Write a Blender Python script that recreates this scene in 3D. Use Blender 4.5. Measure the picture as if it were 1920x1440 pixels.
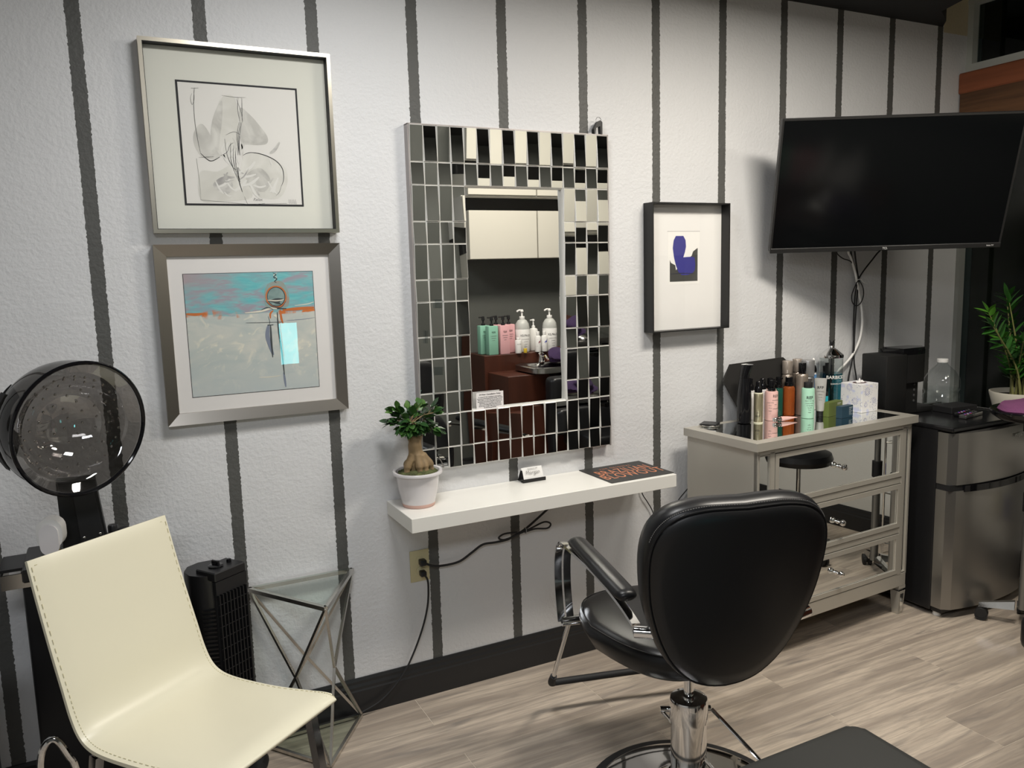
import bpy, bmesh, math, random
from mathutils import Vector, Matrix, Euler
random.seed(7)
for o in list(bpy.data.objects): bpy.data.objects.remove(o)
scn = bpy.context.scene
COL = scn.collection
PI = math.pi
def R(a): return math.radians(a)

# ---------------------------------------------------------------- camera
cam = bpy.data.cameras.new('camera'); camo = bpy.data.objects.new('camera', cam); COL.objects.link(camo)
yaw, pitch, roll = 0.46683, 0.13842, -0.02765
cf = Vector((math.sin(yaw)*math.cos(pitch), math.cos(yaw)*math.cos(pitch), -math.sin(pitch)))
cr0 = Vector((math.cos(yaw), -math.sin(yaw), 0)); cu0 = cr0.cross(cf)
cr = math.cos(roll)*cr0 + math.sin(roll)*cu0; cu = -math.sin(roll)*cr0 + math.cos(roll)*cu0
M = Matrix.Identity(4)
for i in range(3): M[i][0] = cr[i]; M[i][1] = cu[i]; M[i][2] = -cf[i]
M[0][3], M[1][3], M[2][3] = -0.858, -2.734, 1.582
camo.matrix_world = M
cam.sensor_fit = 'HORIZONTAL'; cam.sensor_width = 36; cam.lens = 1514.24/1920*36; cam.clip_start = .02
scn.camera = camo

# ---------------------------------------------------------------- world, lights, exposure
w = bpy.data.worlds.new('world'); scn.world = w; w.use_nodes = True
w.node_tree.nodes['Background'].inputs[0].default_value = (.5, .55, .6, 1)
w.node_tree.nodes['Background'].inputs[1].default_value = .012
vs = scn.view_settings; vs.view_transform = 'Standard'; vs.look = 'None'; vs.gamma = 1; vs.exposure = 0.0; vs.use_curve_mapping = False
def area(name, loc, sx, sy, power, col, target=None, spread=180):
    l = bpy.data.lights.new(name, 'AREA'); l.shape = 'RECTANGLE'; l.size = sx; l.size_y = sy; l.energy = power; l.color = col; l.spread = R(spread)
    o = bpy.data.objects.new(name, l); COL.objects.link(o); o.location = loc
    d = Vector(target)-Vector(loc) if target else Vector((0, 0, -1))
    o.rotation_euler = d.to_track_quat('-Z', 'Y').to_euler(); return o
WARM = (1, .93, .82); COOL = (.93, .96, 1)
area('ceiling_and_fill_light', (1.35, -1.20, 2.66), .60, .25, 40, WARM)
area('ceiling_and_fill_light', (2.25, -1.45, 2.66), .35, .25, 9, WARM)
area('ceiling_and_fill_light', (-.10, -1.0, 2.66), .5, .25, 22, (1, .99, .97))
area('ceiling_and_fill_light', (-1.3, -3.3, 2.66), 1.2, .6, 48, COOL)  # added fill light behind the camera, lifts the left and lower wall

# ---------------------------------------------------------------- materials
MATS = {}
def mat(name, col=(.5, .5, .5), rough=.5, metal=0., spec=.5, bump=0., bscale=60., bdist=.002, trans=0., ior=1.45, emit=0., coat=0., bdetail=3., aniso=None, var=0., vscale=8., vstretch=(1, 1, 1)):
    if name in MATS: return MATS[name]
    m = bpy.data.materials.new(name); m.use_nodes = True; nt = m.node_tree; n = nt.nodes; L = nt.links
    b = n['Principled BSDF']; c = (*col, 1)
    b.inputs['Base Color'].default_value = c; b.inputs['Roughness'].default_value = rough; b.inputs['Metallic'].default_value = metal
    b.inputs['Specular IOR Level'].default_value = spec; b.inputs['IOR'].default_value = ior; b.inputs['Transmission Weight'].default_value = trans
    b.inputs['Coat Weight'].default_value = coat; b.inputs['Coat Roughness'].default_value = .08
    if emit: b.inputs['Emission Color'].default_value = c; b.inputs['Emission Strength'].default_value = emit
    tc = n.new('ShaderNodeTexCoord')
    if bump:
        t = n.new('ShaderNodeTexNoise'); t.inputs['Scale'].default_value = bscale; t.inputs['Detail'].default_value = bdetail
        bp = n.new('ShaderNodeBump'); bp.inputs['Strength'].default_value = bump; bp.inputs['Distance'].default_value = bdist
        mp = n.new('ShaderNodeMapping'); mp.inputs['Scale'].default_value = vstretch
        L.new(tc.outputs['Object'], mp.inputs[0]); L.new(mp.outputs[0], t.inputs['Vector']); L.new(t.outputs['Fac'], bp.inputs['Height']); L.new(bp.outputs[0], b.inputs['Normal'])
    if var:
        t = n.new('ShaderNodeTexNoise'); t.inputs['Scale'].default_value = vscale; t.inputs['Detail'].default_value = 4
        mp = n.new('ShaderNodeMapping'); mp.inputs['Scale'].default_value = vstretch
        L.new(tc.outputs['Object'], mp.inputs[0]); L.new(mp.outputs[0], t.inputs['Vector'])
        mx = n.new('ShaderNodeMix'); mx.data_type = 'RGBA'
        mx.inputs[6].default_value = tuple(max(0, x*(1-var)) for x in col)+(1,); mx.inputs[7].default_value = tuple(min(1, x*(1+var)) for x in col)+(1,)
        rp = n.new('ShaderNodeMapRange'); rp.inputs[1].default_value = .3; rp.inputs[2].default_value = .7
        L.new(t.outputs['Fac'], rp.inputs[0]); L.new(rp.outputs[0], mx.inputs[0]); L.new(mx.outputs[2], b.inputs['Base Color'])
    MATS[name] = m; return m

chrome = mat('chrome', (.78, .78, .78), .07, 1.)
chrome_soft = mat('satin_steel', (.60, .585, .55), .26, 1.)
black_pl = mat('black_plastic', (.012, .012, .013), .38)
black_gl = mat('black_gloss', (.006, .006, .007), .08)
black_mt = mat('black_matte', (.012, .012, .013), .6)
leather = mat('black_leather', (.008, .008, .009), .34, spec=.38, bump=.12, bscale=260, bdist=.0006)
leather_back = mat('black_vinyl_shell', (.008, .008, .009), .42, bump=.08, bscale=300, bdist=.0005)
rubber = mat('black_rubber', (.016, .016, .017), .65)
white_pl = mat('white_plastic', (.82, .81, .79), .35)
white_lam = mat('white_laminate', (.76, .745, .70), .32)
paper = mat('white_paper', (.80, .79, .77), .7)
mirror_m = mat('mirror_glass', (.80, .82, .81), .012, 1.)
mirror_c = mat('mirror_glass_clear', (.86, .87, .86), .008, 1.)
silver_p = mat('silver_paint', (.50, .475, .42), .36, .40, bump=.05, bscale=200, bdist=.0004)
def glass_mat(name, tint=(1, 1, 1), rough=.0, ior=1.45):
    m = bpy.data.materials.new(name); m.use_nodes = True; nt = m.node_tree; n = nt.nodes; L = nt.links
    n.remove(n['Principled BSDF']); out = n['Material Output']
    tr = n.new('ShaderNodeBsdfTransparent'); tr.inputs[0].default_value = (*tint, 1)
    g = n.new('ShaderNodeBsdfGlossy'); g.inputs['Roughness'].default_value = rough; g.inputs[0].default_value = (1, 1, 1, 1)
    lw = n.new('ShaderNodeLayerWeight'); lw.inputs[0].default_value = .5; pw = n.new('ShaderNodeMath'); pw.operation = 'POWER'; pw.inputs[1].default_value = 5; L.new(lw.outputs['Facing'], pw.inputs[0])
    f0 = ((ior-1)/(ior+1))**2; fr = n.new('ShaderNodeMath'); fr.operation = 'MULTIPLY_ADD'; fr.inputs[1].default_value = .8; fr.inputs[2].default_value = f0; L.new(pw.outputs[0], fr.inputs[0])
    mx = n.new('ShaderNodeMixShader'); L.new(fr.outputs[0], mx.inputs[0]); L.new(tr.outputs[0], mx.inputs[1]); L.new(g.outputs[0], mx.inputs[2]); L.new(mx.outputs[0], out.inputs[0])
    MATS[name] = m; return m
glass = glass_mat('clear_glass', (1, 1, 1), ior=1.4)
glass_g = glass_mat('greenish_glass', (.93, .97, .95), ior=1.3)
smoke = glass_mat('smoky_plastic', (.30, .29, .28), rough=.04, ior=1.6)
clearpl = glass_mat('clear_plastic', (.90, .92, .92))
winglass = glass_mat('night_window_glass', (.5, .55, .55))

# ---------------------------------------------------------------- mesh helpers
def newbm(): return bmesh.new()
def setm(fs, mi):
    for f in fs: f.material_index = mi
def box(bm, c, s, rot=None, mi=0, bevel=0., seg=1):
    r = bmesh.ops.create_cube(bm, size=1.); vs_ = r['verts']
    m = Matrix.Translation(Vector(c)) @ (rot.to_matrix().to_4x4() if rot else Matrix.Identity(4)) @ Matrix.Diagonal((*s, 1))
    bmesh.ops.transform(bm, matrix=m, verts=vs_)
    fs = list({f for v in vs_ for f in v.link_faces}); setm(fs, mi)
    if bevel:
        es = list({e for v in vs_ for e in v.link_edges})
        rr = bmesh.ops.bevel(bm, geom=es, offset=bevel, segments=seg, profile=.5, affect='EDGES', clamp_overlap=True)
        setm(rr['faces'], mi)
def bx(bm, x0, x1, y0, y1, z0, z1, mi=0, bevel=0., seg=1):
    box(bm, ((x0+x1)/2, (y0+y1)/2, (z0+z1)/2), (abs(x1-x0), abs(y1-y0), abs(z1-z0)), None, mi, bevel, seg)
def basis(d):
    d = d.normalized(); a = Vector((0, 0, 1)) if abs(d.z) < .9 else Vector((1, 0, 0))
    x = a.cross(d).normalized(); return x, d.cross(x)
def tube(bm, pts, r, n=10, mi=0, closed=False, caps=True, flat=None, smooth_n=0):
    pts = [Vector(p) for p in pts]
    if smooth_n: pts = smoothp(pts, smooth_n, closed)
    N = len(pts); rs = r if isinstance(r, (list, tuple)) else [r]*N
    if len(rs) != N: rs = [rs[min(int(i*(len(rs)-1)/(N-1)+.5), len(rs)-1)] for i in range(N)]
    rings = []; x = y = None
    for i, p in enumerate(pts):
        a = pts[(i-1) % N] if (i > 0 or closed) else p; b = pts[(i+1) % N] if (i < N-1 or closed) else p
        d = (b-a).normalized()
        if x is None: x, y = basis(d)
        else:
            x = (x-d*x.dot(d)).normalized(); y = d.cross(x)
        fx, fy = flat if flat else (1, 1)
        rings.append([bm.verts.new(p+x*math.cos(2*PI*k/n+(PI/4 if n == 4 else 0))*rs[i]*fx+y*math.sin(2*PI*k/n+(PI/4 if n == 4 else 0))*rs[i]*fy) for k in range(n)])
    fs = []
    for i in range(N if closed else N-1):
        A, B = rings[i], rings[(i+1) % N]
        for k in range(n): fs.append(bm.faces.new((A[k], A[(k+1) % n], B[(k+1) % n], B[k])))
    if caps and not closed:
        fs.append(bm.faces.new(rings[0][::-1])); fs.append(bm.faces.new(rings[-1]))
    setm(fs, mi)
def smoothp(P, k, closed=False):
    out = []; N = len(P)
    for i in range(N if closed else N-1):
        p0 = P[(i-1) % N] if (i > 0 or closed) else P[0]; p1 = P[i]; p2 = P[(i+1) % N]; p3 = P[(i+2) % N] if (i+2 < N or closed) else P[-1]
        for j in range(k):
            t = j/k
            out.append(.5*((2*p1)+(-p0+p2)*t+(2*p0-5*p1+4*p2-p3)*t*t+(-p0+3*p1-3*p2+p3)*t**3))
    if not closed: out.append(P[-1])
    return out
def cyl(bm, a, b, r, r2=None, n=20, mi=0, caps=True): tube(bm, [a, b], [r, r if r2 is None else r2], n, mi, caps=caps)
def lathe(bm, prof, n=24, mi=0, c=(0, 0, 0), mat4=None, cap=True, sq=None):
    rings = []
    for r, z in prof:
        ring = []
        for k in range(n):
            a = 2*PI*k/n; ca, sa = math.cos(a), math.sin(a)
            if sq:
                e = 2/sq; ca = math.copysign(abs(ca)**e, ca); sa = math.copysign(abs(sa)**e, sa)
            v = Vector((r*ca, r*sa, z))+Vector(c)
            ring.append(bm.verts.new(mat4 @ v if mat4 else v))
        rings.append(ring)
    fs = []
    for i in range(len(rings)-1):
        for k in range(n): fs.append(bm.faces.new((rings[i][k], rings[i][(k+1) % n], rings[i+1][(k+1) % n], rings[i+1][k])))
    if cap:
        if prof[0][0] > 1e-5: fs.append(bm.faces.new(rings[0][::-1]))
        if prof[-1][0] > 1e-5: fs.append(bm.faces.new(rings[-1]))
    setm(fs, mi)
def prism(bm, poly, axis, a, b, mi=0):
    """poly: list of 2D points in the two other axes, extruded between a and b along axis"""
    def P(p, t):
        if axis == 0: return (t, p[0], p[1])
        if axis == 1: return (p[0], t, p[1])
        return (p[0], p[1], t)
    A = [bm.verts.new(P(p, a)) for p in poly]; B = [bm.verts.new(P(p, b)) for p in poly]; n = len(poly)
    fs = [bm.faces.new(A), bm.faces.new(B[::-1])]+[bm.faces.new((A[i], B[i], B[(i+1) % n], A[(i+1) % n])) for i in range(n)]
    setm(fs, mi)
def quad(bm, pts, mi=0):
    f = bm.faces.new([bm.verts.new(p) for p in pts]); f.material_index = mi; return f
def sphere(bm, c, r, mi=0, u=16, v=10, sc=(1, 1, 1)):
    rr = bmesh.ops.create_uvsphere(bm, u_segments=u, v_segments=v, radius=1)
    bmesh.ops.transform(bm, matrix=Matrix.Translation(Vector(c)) @ Matrix.Diagonal((r*sc[0], r*sc[1], r*sc[2], 1)), verts=rr['verts'])
    setm({f for x in rr['verts'] for f in x.link_faces}, mi)
def mesh(name, bm, mats, smooth=True, angle=35, recalc=True):
    if recalc: bmesh.ops.recalc_face_normals(bm, faces=bm.faces)
    me = bpy.data.meshes.new(name); bm.to_mesh(me); bm.free()
    for m in (mats if isinstance(mats, (list, tuple)) else [mats]): me.materials.append(m)
    if smooth:
        me.polygons.foreach_set('use_smooth', [True]*len(me.polygons)); me.set_sharp_from_angle(angle=R(angle))
    return me
def obj(name, bm, mats, parent=None, loc=None, rot=None, smooth=True, angle=35, label=None, recalc=True):
    me = bm if isinstance(bm, bpy.types.Mesh) else mesh(name, bm, mats, smooth, angle, recalc)
    o = bpy.data.objects.new(name, me); COL.objects.link(o)
    if parent: o.parent = parent
    if loc: o.location = loc
    if rot: o.rotation_euler = rot
    if label: o['label'] = label
    return o
def tag(o, label, cat, group=None):
    o['label'] = label; o['category'] = cat
    if group: o['group'] = group
    return o
def thing(name, label, cat, loc=(0, 0, 0), rotz=0, group=None, rot=None):
    o = bpy.data.objects.new(name, None); COL.objects.link(o); o.empty_display_size = .05
    o.location = loc; o.rotation_euler = rot if rot else (0, 0, rotz); return tag(o, label, cat, group)
def struct(name, bm, m, parent=None, **k):
    o = obj(name, bm, m, parent, **k)
    if not parent: o['kind'] = 'structure'
    return o
def text(s, size, m, parent, loc, rot=(PI/2, 0, 0), name='lettering', ext=.0003, align='CENTER', sx=1., bold=0., space=1., sh=0.):
    cu_ = bpy.data.curves.new(name, 'FONT'); cu_.body = s; cu_.size = size; cu_.extrude = ext; cu_.align_x = align; cu_.align_y = 'CENTER'; cu_.offset = bold; cu_.space_character = space; cu_.resolution_u = 3; cu_.shear = sh
    t = bpy.data.objects.new('tmp', cu_); COL.objects.link(t)
    dg = bpy.context.evaluated_depsgraph_get(); me = bpy.data.meshes.new_from_object(t.evaluated_get(dg)); bpy.data.objects.remove(t)
    me.materials.clear(); me.materials.append(m)
    if sx != 1.: me.transform(Matrix.Diagonal((sx, 1, 1, 1)))
    o = bpy.data.objects.new(name, me); COL.objects.link(o); o.parent = parent; o.location = loc; o.rotation_euler = rot
    return o
def wraptext(o, r):
    """bend a lettering mesh (still in its own flat XY space) round a bottle of radius r"""
    for v in o.data.vertices:
        a = v.co.x/r; x = math.sin(a)*(r+.0004+v.co.z); zz = math.cos(a)*(r+.0004+v.co.z)-r; v.co.x = x; v.co.z = zz

# ---------------------------------------------------------------- structure
XW = 3.13      # window wall plane
def wall_material():
    m = bpy.data.materials.new('striped_textured_wall_paint'); m.use_nodes = True; nt = m.node_tree; n = nt.nodes; L = nt.links; b = n['Principled BSDF']
    geo = n.new('ShaderNodeNewGeometry'); sep = n.new('ShaderNodeSeparateXYZ'); L.new(geo.outputs['Position'], sep.inputs[0])
    def math_(op, a, b_=None, c=None):
        q = n.new('ShaderNodeMath'); q.operation = op
        for i, v in enumerate((a, b_, c)):
            if v is None: continue
            if isinstance(v, (int, float)): q.inputs[i].default_value = v
            else: L.new(v, q.inputs[i])
        return q.outputs[0]
    nz = n.new('ShaderNodeTexNoise'); nz.inputs['Scale'].default_value = 95; nz.inputs['Detail'].default_value = 2; L.new(geo.outputs['Position'], nz.inputs['Vector'])
    rag = math_('MULTIPLY', math_('SUBTRACT', nz.outputs['Fac'], .5), .010)
    xx = math_('ADD', sep.outputs[0], rag)
    k = math_('DIVIDE', math_('ADD', xx, .857+.3433*20+.3433/2), .3433)
    fr = math_('ABSOLUTE', math_('SUBTRACT', math_('FRACT', k), .5))
    d = math_('MULTIPLY', fr, .3433)
    stripe = math_('LESS_THAN', d, .0195)
    hi = math_('GREATER_THAN', math_('ADD', sep.outputs[2], math_('MULTIPLY', rag, .6)), 2.685)
    right = math_('GREATER_THAN', sep.outputs[0], 2.942)
    stripe = math_('MULTIPLY', stripe, math_('SUBTRACT', 1, math_('MULTIPLY', hi, right)))
    mx = n.new('ShaderNodeMix'); mx.data_type = 'RGBA'; mx.inputs[6].default_value = (.66, .665, .675, 1); mx.inputs[7].default_value = (.085, .085, .08, 1)
    L.new(stripe, mx.inputs[0])
    m2 = n.new('ShaderNodeMix'); m2.data_type = 'RGBA'; m2.inputs[7].default_value = (.55, .48, .33, 1); L.new(math_('MULTIPLY', hi, right), m2.inputs[0]); L.new(mx.outputs[2], m2.inputs[6])
    L.new(m2.outputs[2], b.inputs['Base Color']); b.inputs['Roughness'].default_value = .55
    t = n.new('ShaderNodeTexNoise'); t.inputs['Scale'].default_value = 75; t.inputs['Detail'].default_value = 3; t.inputs['Roughness'].default_value = .55; L.new(geo.outputs['Position'], t.inputs['Vector'])
    t2 = n.new('ShaderNodeTexNoise'); t2.inputs['Scale'].default_value = 5; t2.inputs['Detail'].default_value = 2; L.new(geo.outputs['Position'], t2.inputs['Vector'])
    hsum = math_('ADD', t.outputs['Fac'], math_('MULTIPLY', t2.outputs['Fac'], 2.5))
    bp = n.new('ShaderNodeBump'); bp.inputs['Strength'].default_value = .5; bp.inputs['Distance'].default_value = .0045
    L.new(hsum, bp.inputs['Height']); L.new(bp.outputs[0], b.inputs['Normal'])
    return m
wallm = wall_material()
bm = newbm(); bx(bm, -3.2, XW+.12, 0, .12, 0, 3.1); struct('wall_back', bm, wallm, smooth=False)
grey_wall = mat('dark_grey_wall_paint', (.085, .088, .08), .6, bump=.3, bscale=90)
white_wall = mat('white_wall_paint', (.62, .61, .58), .6, bump=.3, bscale=90)
bm = newbm(); bx(bm, -3.3, -3.2, -5.2, .12, 0, 3.1); struct('wall_left', bm, white_wall, smooth=False)
bm = newbm(); bx(bm, -3.2, XW, -5.2, -5.1, 0, 3.1); struct('wall_front', bm, grey_wall, smooth=False)
bm = newbm(); bx(bm, .46, XW, -2.36, -2.24, 0, 2.71); struct('wall_partition', bm, grey_wall, smooth=False)
# window wall, with openings for the tall dark window and the upper window
bm = newbm()
bx(bm, XW, XW+.12, -2.24, 0, 0, .74)
bx(bm, XW, XW+.12, -5.1, -2.36, 0, 3.1)
bx(bm, XW, XW+.12, -2.24, -1.9, .74, 3.1)
bx(bm, XW, XW+.12, -1.9, -.0, 2.26, 2.40); bx(bm, XW, XW+.12, -2.24, 0, 2.86, 3.1)
struct('wall_right', bm, white_wall, smooth=False)
frame_m = mat('window_frame_grey', (.30, .31, .29), .45)
trim_w = mat('window_trim_white', (.52, .54, .50), .5)
bm = newbm(); bx(bm, XW-.012, XW+.03, -1.9, 0, .72, .76); bx(bm, XW-.012, XW+.03, -.022, 0, .76, 2.30); bx(bm, XW-.012, XW+.03, -1.9, -1.87, .76, 2.30)
wf = struct('window_1', bm, frame_m, smooth=False)
bm = newbm(); bx(bm, XW+.035, XW+.041, -1.9, 0, .74, 2.3); struct('window_pane', bm, winglass, parent=wf, smooth=False)
bm = newbm(); bx(bm, XW-.01, XW+.04, -1.9, 0, 2.50, 2.545); bx(bm, XW-.006, XW+.04, -.03, 0, 2.545, 2.86); bx(bm, XW-.01, XW+.04, -1.9, 0, 2.83, 2.87)
wf2 = struct('window_2', bm, trim_w, smooth=False)
bm = newbm(); bx(bm, XW+.035, XW+.041, -1.9, 0, 2.53, 2.86); struct('window_pane', bm, winglass, parent=wf2, smooth=False)
beam_m = mat('red_brown_painted_wood', (.25, .075, .03), .5, bump=.3, bscale=40, var=.25, vscale=6, vstretch=(1, .2, 3))
beam_d = mat('dark_brown_wood', (.10, .045, .018), .6, bump=.3, bscale=50, var=.4, vscale=9, vstretch=(1, .15, 4))
bm = newbm(); bx(bm, XW-.06, XW+.0, -2.2, .0, 2.40, 2.50, bevel=.006); struct('trim_1', bm, beam_m)
bm = newbm(); bx(bm, XW-.055, XW, -2.2, -.01, 2.24, 2.40); struct('trim_2', bm, beam_d, smooth=False)
# dim planting outside, seen through the upper panes
bm = newbm(); bx(bm, XW+1.5, XW+1.55, -6, 3, 0, 3.6); struct('wall_outside', bm, mat('dark_hedge_wall', (.05, .06, .02), .9, var=.7, vscale=3), smooth=False)
# ceiling: black, stopping short of the window wall
blackceil = mat('black_ceiling_paint', (.012, .012, .012), .7)
bm = newbm(); prism(bm, [(-3.2, 0), (2.935, 0), (2.86, -.07), (2.70, -.16), (2.6, -.4), (2.55, -2.24), (2.55, -5.1), (-3.2, -5.1)], 2, 2.71, 2.80)
struct('ceiling', bm, blackceil, smooth=False)
bm = newbm(); bx(bm, 2.4, XW+.12, -5.1, 0, 3.1, 3.16); struct('trim_3', bm, mat('upper_ceiling', (.10, .095, .075), .7), smooth=False)
# baseboards with a moulded profile
bbm = mat('charcoal_baseboard', (.018, .018, .019), .4, bump=.15, bscale=60)
prof = [(0, 0), (-.016, 0), (-.016, .088), (-.013, .094), (-.013, .104), (-.009, .114), (-.009, .124), (-.005, .134), (0, .134)]
bm = newbm(); prism(bm, prof, 0, -3.2, XW); struct('baseboard_back', bm, bbm, angle=20)
bm = newbm(); prism(bm, [(XW+p[0], p[1]) for p in prof], 1, -2.24, -.02); struct('baseboard_right', bm, bbm, angle=20)
bm = newbm(); prism(bm, [(-2.24-p[0], p[1]) for p in prof], 0, .46, XW-.02); struct('baseboard_partition', bm, bbm, angle=20)

# floor with planks
def wood_floor():
    m = bpy.data.materials.new('grey_wood_plank'); m.use_nodes = True; nt = m.node_tree; n = nt.nodes; L = nt.links; b = n['Principled BSDF']
    tc = n.new('ShaderNodeTexCoord'); oi = n.new('ShaderNodeObjectInfo')
    off = n.new('ShaderNodeVectorMath'); off.operation = 'SCALE'; cmb = n.new('ShaderNodeCombineXYZ'); 
    for i in range(3): L.new(oi.outputs['Random'], cmb.inputs[i])
    L.new(cmb.outputs[0], off.inputs[0]); off.inputs['Scale'].default_value = 37.
    add = n.new('ShaderNodeVectorMath'); add.operation = 'ADD'; L.new(tc.outputs['Object'], add.inputs[0]); L.new(off.outputs[0], add.inputs[1])
    def mapn(sc):
        q = n.new('ShaderNodeMapping'); q.inputs['Scale'].default_value = sc; L.new(add.outputs[0], q.inputs[0]); return q.outputs[0]
    def noise(v, s, d, dist=0.):
        q = n.new('ShaderNodeTexNoise'); q.inputs['Scale'].default_value = s; q.inputs['Detail'].default_value = d; q.inputs['Distortion'].default_value = dist; L.new(v, q.inputs['Vector']); return q.outputs['Fac']
    big = noise(mapn((.75, 9, 1)), 1.6, 4, .5)
    rings = n.new('ShaderNodeTexWave'); rings.wave_type = 'BANDS'; rings.bands_direction = 'Y'; rings.inputs['Scale'].default_value = 2.2; rings.inputs['Distortion'].default_value = 9; rings.inputs['Detail'].default_value = 3; rings.inputs['Detail Scale'].default_value = .9
    L.new(mapn((.8, 4.2, 1)), rings.inputs['Vector'])
    fine = noise(mapn((5, 75, 1)), 2.4, 5, .2)
    knot = noise(mapn((1.3, 7.5, 1)), 1.9, 5, 1.3)
    def mix(f, a, c):
        q = n.new('ShaderNodeMix'); q.data_type = 'RGBA'
        for s, v in ((6, a), (7, c)):
            if isinstance(v, tuple): q.inputs[s].default_value = (*v, 1)
            else: L.new(v, q.inputs[s])
        if isinstance(f, float): q.inputs[0].default_value = f
        else: L.new(f, q.inputs[0])
        return q.outputs[2]
    def rng(v, a, c_, lo=0., hi=1.):
        q = n.new('ShaderNodeMapRange'); q.inputs[1].default_value = a; q.inputs[2].default_value = c_; q.inputs[3].default_value = lo; q.inputs[4].default_value = hi; L.new(v, q.inputs[0]); return q.outputs[0]
    c1 = mix(rng(big, .38, .62), (.33, .275, .225), (.56, .475, .385))
    c2 = mix(rng(rings.outputs['Fac'], .0, .55, .38, 0.), c1, (.27, .235, .20))
    c3 = mix(rng(knot, .57, .72, 0., .75), c2, (.20, .178, .16))
    c4 = mix(rng(fine, .30, .55, .45, 0.), c3, (.25, .212, .18))
    L.new(c4, b.inputs['Base Color']); b.inputs['Roughness'].default_value = .42
    bp = n.new('ShaderNodeBump'); bp.inputs['Strength'].default_value = .25; bp.inputs['Distance'].default_value = .001; L.new(fine, bp.inputs['Height']); L.new(bp.outputs[0], b.inputs['Normal'])
    return m
woodm = wood_floor()
bm = newbm(); bx(bm, -3.2, XW, -5.1, 0, -.08, -.0010)
floor = struct('floor', bm, mat('light_grout', (.66, .58, .48), .8), smooth=False)
PL, PW = 1.22, .2088
bm = newbm(); bx(bm, -PL/2+.0011, PL/2-.0011, -PW/2+.0010, PW/2-.0010, -.006, 0, bevel=.0003); plank_me = mesh('plank', bm, woodm, False)
ends = {-1: .3, 0: .067, 1: .678, 2: 1.312, 3: 1.95, 4: 1.318, 5: 1.65}
for r_ in range(-1, 22):
    e0 = ends.get(r_, random.uniform(0, PL)); yc = -.0065-PW*(r_+.5); k0 = math.floor((-3.2-e0)/PL)
    for k in range(0, 8):
        xc = e0+(k0+k+.5)*PL
        if xc-PL/2 > XW or xc+PL/2 < -3.2 or r_ == -1: continue
        obj('plank', plank_me, None, floor, loc=(xc, yc, .0))

# ---------------------------------------------------------------- mirror wall reflected background: cabinets on the partition
cream = mat('cream_cabinet_panel', (.50, .48, .425), .45)
YB = -2.24
for i, (x0, x1) in enumerate([(1.25, 1.74), (1.745, 2.42), (2.425, 3.10)]):
    t = thing('wall_cabinet', ['cream wall cabinet over the green and pink bottles', 'cream wall cabinet over the washbasin', 'cream wall cabinet next to the window wall'][i], 'cabinet', ((x0+x1)/2, YB, 1.665), 0, 'cream cabinets on the dark grey partition')
    h = (x1-x0)/2-.002
    bm = newbm(); bx(bm, -h, h, .0, .20, 0, .305); obj('body', bm, cream, t, smooth=False)
    bm = newbm(); bx(bm, -h, h, .202, .22, 0, .305, bevel=.002); obj('door', bm, cream, t, smooth=False)
bm = newbm(); bx(bm, 1.25, 3.10, YB, YB+.06, 1.972, 2.06); tag(obj('shadow_gap_strip', bm, black_mt, smooth=False), 'black strip painting in the shadow gap between lower cabinets and upper cabinets', 'shadow_strip')  # shade of the gap between cabinet rows, put in as black colour
for i, (x0, x1) in enumerate([(1.25, 1.74), (1.745, 2.42), (2.425, 3.10)]):
    t = thing('upper_cabinet', ['white upper cabinet above the bottle ledge, under the ceiling', 'white upper cabinet above the washbasin, under the ceiling', 'white upper cabinet next to the window, under the ceiling'][i], 'cabinet', ((x0+x1)/2, YB, 2.062), 0, 'white upper cabinets under the ceiling')
    h = (x1-x0)/2-.002
    bm = newbm(); bx(bm, -h, h, .0, .20, 0, .25); obj('body', bm, white_wall, t, smooth=False)
    bm = newbm(); bx(bm, -h, h, .202, .22, 0.005, .245, bevel=.002); obj('door', bm, cream, t, smooth=False)

# ================================================================ wall hung objects
def frame_ring(bm, x0, x1, z0, z1, wd, y0, y1, mi=0, slope=0.):
    """mitred picture frame: outer rectangle, face width wd, from depth y0 (wall) to y1 (front); slope drops the inner lip"""
    O = [(x0, z0), (x1, z0), (x1, z1), (x0, z1)]; I = [(x0+wd, z0+wd), (x1-wd, z0+wd), (x1-wd, z1-wd), (x0+wd, z1-wd)]
    for i in range(4):
        j = (i+1) % 4; a, b, c, d = O[i], O[j], I[j], I[i]
        ob, of = y0, y1; lf = y1+slope
        V = [bm.verts.new(p) for p in [(a[0], ob, a[1]), (b[0], ob, b[1]), (c[0], ob, c[1]), (d[0], ob, d[1]), (a[0], of, a[1]), (b[0], of, b[1]), (c[0], lf, c[1]), (d[0], lf, d[1])]]
        for q in ((0, 1, 2, 3), (7, 6, 5, 4), (0, 4, 5, 1), (3, 2, 6, 7), (1, 5, 6, 2), (0, 3, 7, 4)): bm.faces.new([V[k] for k in q]).material_index = mi
def ribbon(bm, pts, wd, y, mi=0, k=6, taper=True):
    P = smoothp([Vector((p[0], 0, p[1])) for p in pts], k) if len(pts) > 2 else [Vector((p[0], 0, p[1])) for p in pts]
    A = []; B = []
    for i, p in enumerate(P):
        d = (P[min(i+1, len(P)-1)]-P[max(i-1, 0)]); d = d.normalized() if d.length else Vector((1, 0, 0)); nn = Vector((-d.z, 0, d.x))
        ww = wd*(.35+.65*math.sin(PI*min(1, max(0, (i+.5)/len(P)))) if taper else 1)/2
        A.append(bm.verts.new((p.x+nn.x*ww, y, p.z+nn.z*ww))); B.append(bm.verts.new((p.x-nn.x*ww, y, p.z-nn.z*ww)))
    for i in range(len(P)-1): bm.faces.new((A[i], B[i], B[i+1], A[i+1])).material_index = mi
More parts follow.
